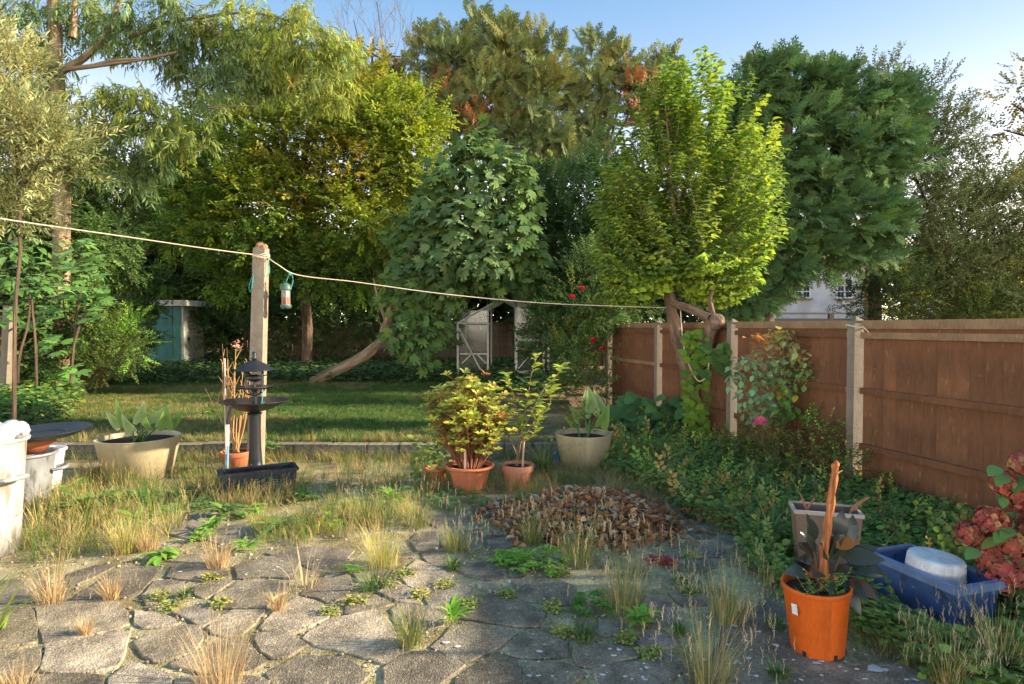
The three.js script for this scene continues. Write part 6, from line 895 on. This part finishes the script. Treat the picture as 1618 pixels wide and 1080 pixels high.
{ // heap of dead leaves: the nearest leaves one by one
  srand(941); const b = G(930, 822), t = thing('leaf_pile', 'heap of brown dead leaves and stalks raked up on the terrace', 'leaf pile', b), H = .185, ax = .66, az = .52; const hgt = (x, z) => { const r = Math.hypot(x / ax, z / az); return H * Math.max(0, 1 - r * r) * (.8 + .4 * nz(x * .5 + .5, z * .5 + .5, 6, 3)); };
  const g = new THREE.PlaneGeometry(ax * 2, az * 2, 48, 40); g.rotateX(-Math.PI / 2); const p = g.attributes.position; for (let k = 0; k < p.count; k++) { const x = p.getX(k), z = p.getZ(k); p.setY(k, Math.hypot(x / ax, z / az) > 1 ? -.03 : hgt(x, z) - .012); } g.computeVertexNormals(); part('heap', g, std([.09, .055, .032], 1, { map: rep(T.soil, 6), bumpMap: rep(T.stoneBump, 4), bumpScale: .03 }), t);
  const cols = [[.34, .18, .085], [.40, .24, .12], [.24, .12, .055], [.46, .32, .19], [.36, .15, .06], [.52, .40, .27]], list = [];
  for (let k = 0; k < 3600; k++) { const a = rr(0, 6.28), r = Math.pow(rnd(), .55) * (rnd() < .12 ? 1.45 : 1.06), x = Math.cos(a) * ax * r, z = Math.sin(a) * az * r, q = V(b.x + x, hgt(x, z) + rr(-.004, .022), b.z + z); list.push({ m: orient(q, V(rr(-1, 1), rr(-.25, .45), rr(-1, 1)), rr(.45, 1.1), V(rr(-1, 1), 1, rr(-1, 1))), c: vary(pick(cols), .25), d: -q.z + rr(0, .7) }); }
  const mats = cols.map((c) => lm(c, .15, .12, .5)); const h = Math.floor(list.length / 2); leafParts(t, 'dead_leaf', LG.dead[0], mats, list.slice(0, h), 140, LM.dead, 'dead_leaf_mass'); leafParts(t, 'dead_leaf', LG.dead[1], mats, list.slice(h), 140, LM.dead, 'dead_leaf_mass');
  const wd = [[.34, .15, .07], [.48, .34, .19], [.26, .12, .06]].map((c) => std(c, .9)); for (let k = 0; k < 280; k++) { const a = rr(0, 6.28), r = Math.sqrt(rnd()) * 1.15, x = Math.cos(a) * ax * r, z = Math.sin(a) * az * r, L = rr(.08, .28), d = V(rr(-1, 1), rr(-.15, .2), rr(-.6, .6)).normalize(), q = V(x, hgt(x, z) + .018, z); part('stalk', tubeG([q.clone().addScaledVector(d, -L / 2), q.clone().add(V(0, .015, 0)), q.clone().addScaledVector(d, L / 2)], .003, .002, 4), pick(wd), t); }
  for (const [x0, y0, x1, y1] of [[1040, 826, 1105, 862], [1060, 850, 1120, 868], [1000, 800, 1080, 835]]) { const A = G(x0, y0), B = G(x1, y1); part('stalk', tubeG([A.sub(b).setY(.05), A.clone().lerp(B.sub(b), .5).setY(.03), B.setY(.01)], .004, .003, 5), wd[0], t); }
}
{ // dead leaves and chips strewn left of the heap
  srand(942); const it = []; scatter([[760, 815], [770, 790], [830, 780], [870, 800], [860, 850], [790, 835]], 150, 0, (x, z) => { it.push({ m: orient(V(x, .008, z), V(rr(-1, 1), rr(-.1, .2), rr(-1, 1)), rr(.4, .9), V(rr(-.5, .5), 1, rr(-.5, .5))), c: vary(pick([[.24, .11, .05], [.50, .40, .30], [.34, .2, .1]]), .25) }); }); const o = thing('leaf_litter', 'scattered dead leaves and pale chips left of the leaf heap', 'leaf litter'); o.userData.kind = 'stuff'; const m = copies('litter_leaves', LG.dead[0], LM.dead, it, o); m.userData.kind = 'stuff';
  const ds = []; for (let k = 0; k < 900; k++) { const x = rr(-3.6, 2), z = rr(-5.6, -2.2); ds.push({ m: orient(V(x, .004, z), V(rr(-1, 1), rr(-.02, .08), rr(-1, 1)), rr(.25, .8), V(rr(-.3, .3), 1, rr(-.3, .3))), c: vary(pick([[.42, .30, .16], [.52, .40, .24], [.26, .15, .08]]), .25) }); } const straws = new Geo(); straws.leaf(I4, .09, .006, { c: W1, n: 3, droop: .3, prof: strap }); const o2 = thing('dry_litter', 'bits of straw and dry stalk strewn over the paving', 'straw'); o2.userData.kind = 'stuff'; const m2 = copies('straw_bits', straws.build(), LM.dead, ds, o2); m2.userData.kind = 'stuff';
  // gravel and crumbs in the joints, lime splashes
  const gr = []; for (let k = 0; k < 2600; k++) { const x = rr(-3.6, 2.4), z = rr(-4.8, -2.2); if (onSlab(x, z) && rnd() < .93) continue; gr.push({ m: orient(V(x, -.004, z), V(rr(-1, 1), 1, rr(-1, 1)), rr(.3, 1.2), V(1, 0, rr(-1, 1)), 0, rr(.3, .8)), c: vary(pick([[.40, .32, .2], [.5, .44, .34], [.25, .19, .12]]), .25) }); } const o3 = thing('joint_grit', 'sandy grit and crumbs lying in the paving joints', 'grit'); o3.userData.kind = 'stuff'; const peb = new THREE.IcosahedronGeometry(.009, 1); const m3 = copies('grit_grains', peb, std([1, 1, 1], .95), gr, o3); m3.userData.kind = 'stuff';
}
{ // moss cushions in the joints, white lime spots on the slabs
  srand(951); const it = []; for (const [x, y] of [[640, 908], [700, 925], [330, 915], [270, 960], [345, 955], [740, 955], [800, 940], [870, 960], [1025, 1033], [1090, 880], [1085, 935], [1075, 920], [660, 940], [610, 925], [250, 945], [520, 968], [985, 1010], [890, 1000], [560, 950], [880, 905]]) for (let k = 0; k < 26; k++) { const q = G(x + gauss() * 12, y + gauss() * 3.5); it.push({ m: orient(q.setY(-.004), V(rr(-.3, .3), 1, rr(-.3, .3)), rr(.12, .3), V(rr(-1, 1), 0, 1)), c: vary(pick([[.20, .22, .05], [.28, .24, .08], [.14, .20, .05]]), .25) }); } mass('joint_moss', 'moss and sprouts in the paving joints', 'moss', LG.ivy, LM.matte, it);
  const g = new Geo(); const spots = []; for (let k = 0; k < 150; k++) spots.push([rr(820, 1460), rr(985, 1078), rr(1.5, 6)]); for (let k = 0; k < 40; k++) spots.push([rr(240, 520), rr(885, 920), rr(1, 4)]); spots.push([908, 1048, 12], [1020, 1030, 11], [1012, 1042, 8], [1383, 1058, 16], [1290, 1048, 9], [705, 1016, 7], [723, 1022, 6], [827, 900, 9]); 
  const o = thing('lime_splashes', 'white lime splashes and lichen dots on the dark slabs', 'lichen'); o.userData.kind = 'stuff'; for (const [x, y, r] of spots) { const q = G(x, y); if (!onSlab(q.x, q.z)) continue; const R = r * -q.z / F * .8, c = vary([.58, .56, .52], .15), ctr = g.v(q.clone().setY(.0085), c), n = 9, st = g.n; for (let k = 0; k < n; k++) { const a = k / n * 6.283, w = R * rr(.5, 1.15); g.v(V(q.x + Math.cos(a) * w * 1.3, .0055, q.z + Math.sin(a) * w), c); } for (let k = 0; k < n; k++) g.i.push(ctr, st + (k + 1) % n, st + k); } const m = part('splashes', g.build(), std([1, 1, 1], .95, { vertexColors: true }), o); m.userData.kind = 'stuff';
}
{ // fallen red flower cluster
  srand(955); const b = G(1048, 893), o = thing('red_flower_cluster', 'cluster of deep red sedum-like flowers lying on the paving', 'flowers', b), g = new Geo(); for (let k = 0; k < 90; k++) { const x = gauss() * .10, z = gauss() * .05 + x * .25, q = V(x, rr(.01, .05), z); for (let j = 0; j < 5; j++) g.leaf(orient(q, V(rr(-1, 1), rr(0, 1), rr(-1, 1)), 1, V(0, 1, .3)), .02, .008, { c: vary(pick([[.42, .02, .035], [.30, .015, .03], [.50, .05, .05]]), .2), n: 2, prof: lance, droop: .5 }); } part('petals', g.build(), leafMat([1, 1, 1], .3, .2), o);
}
renderer.render(scene, camera);
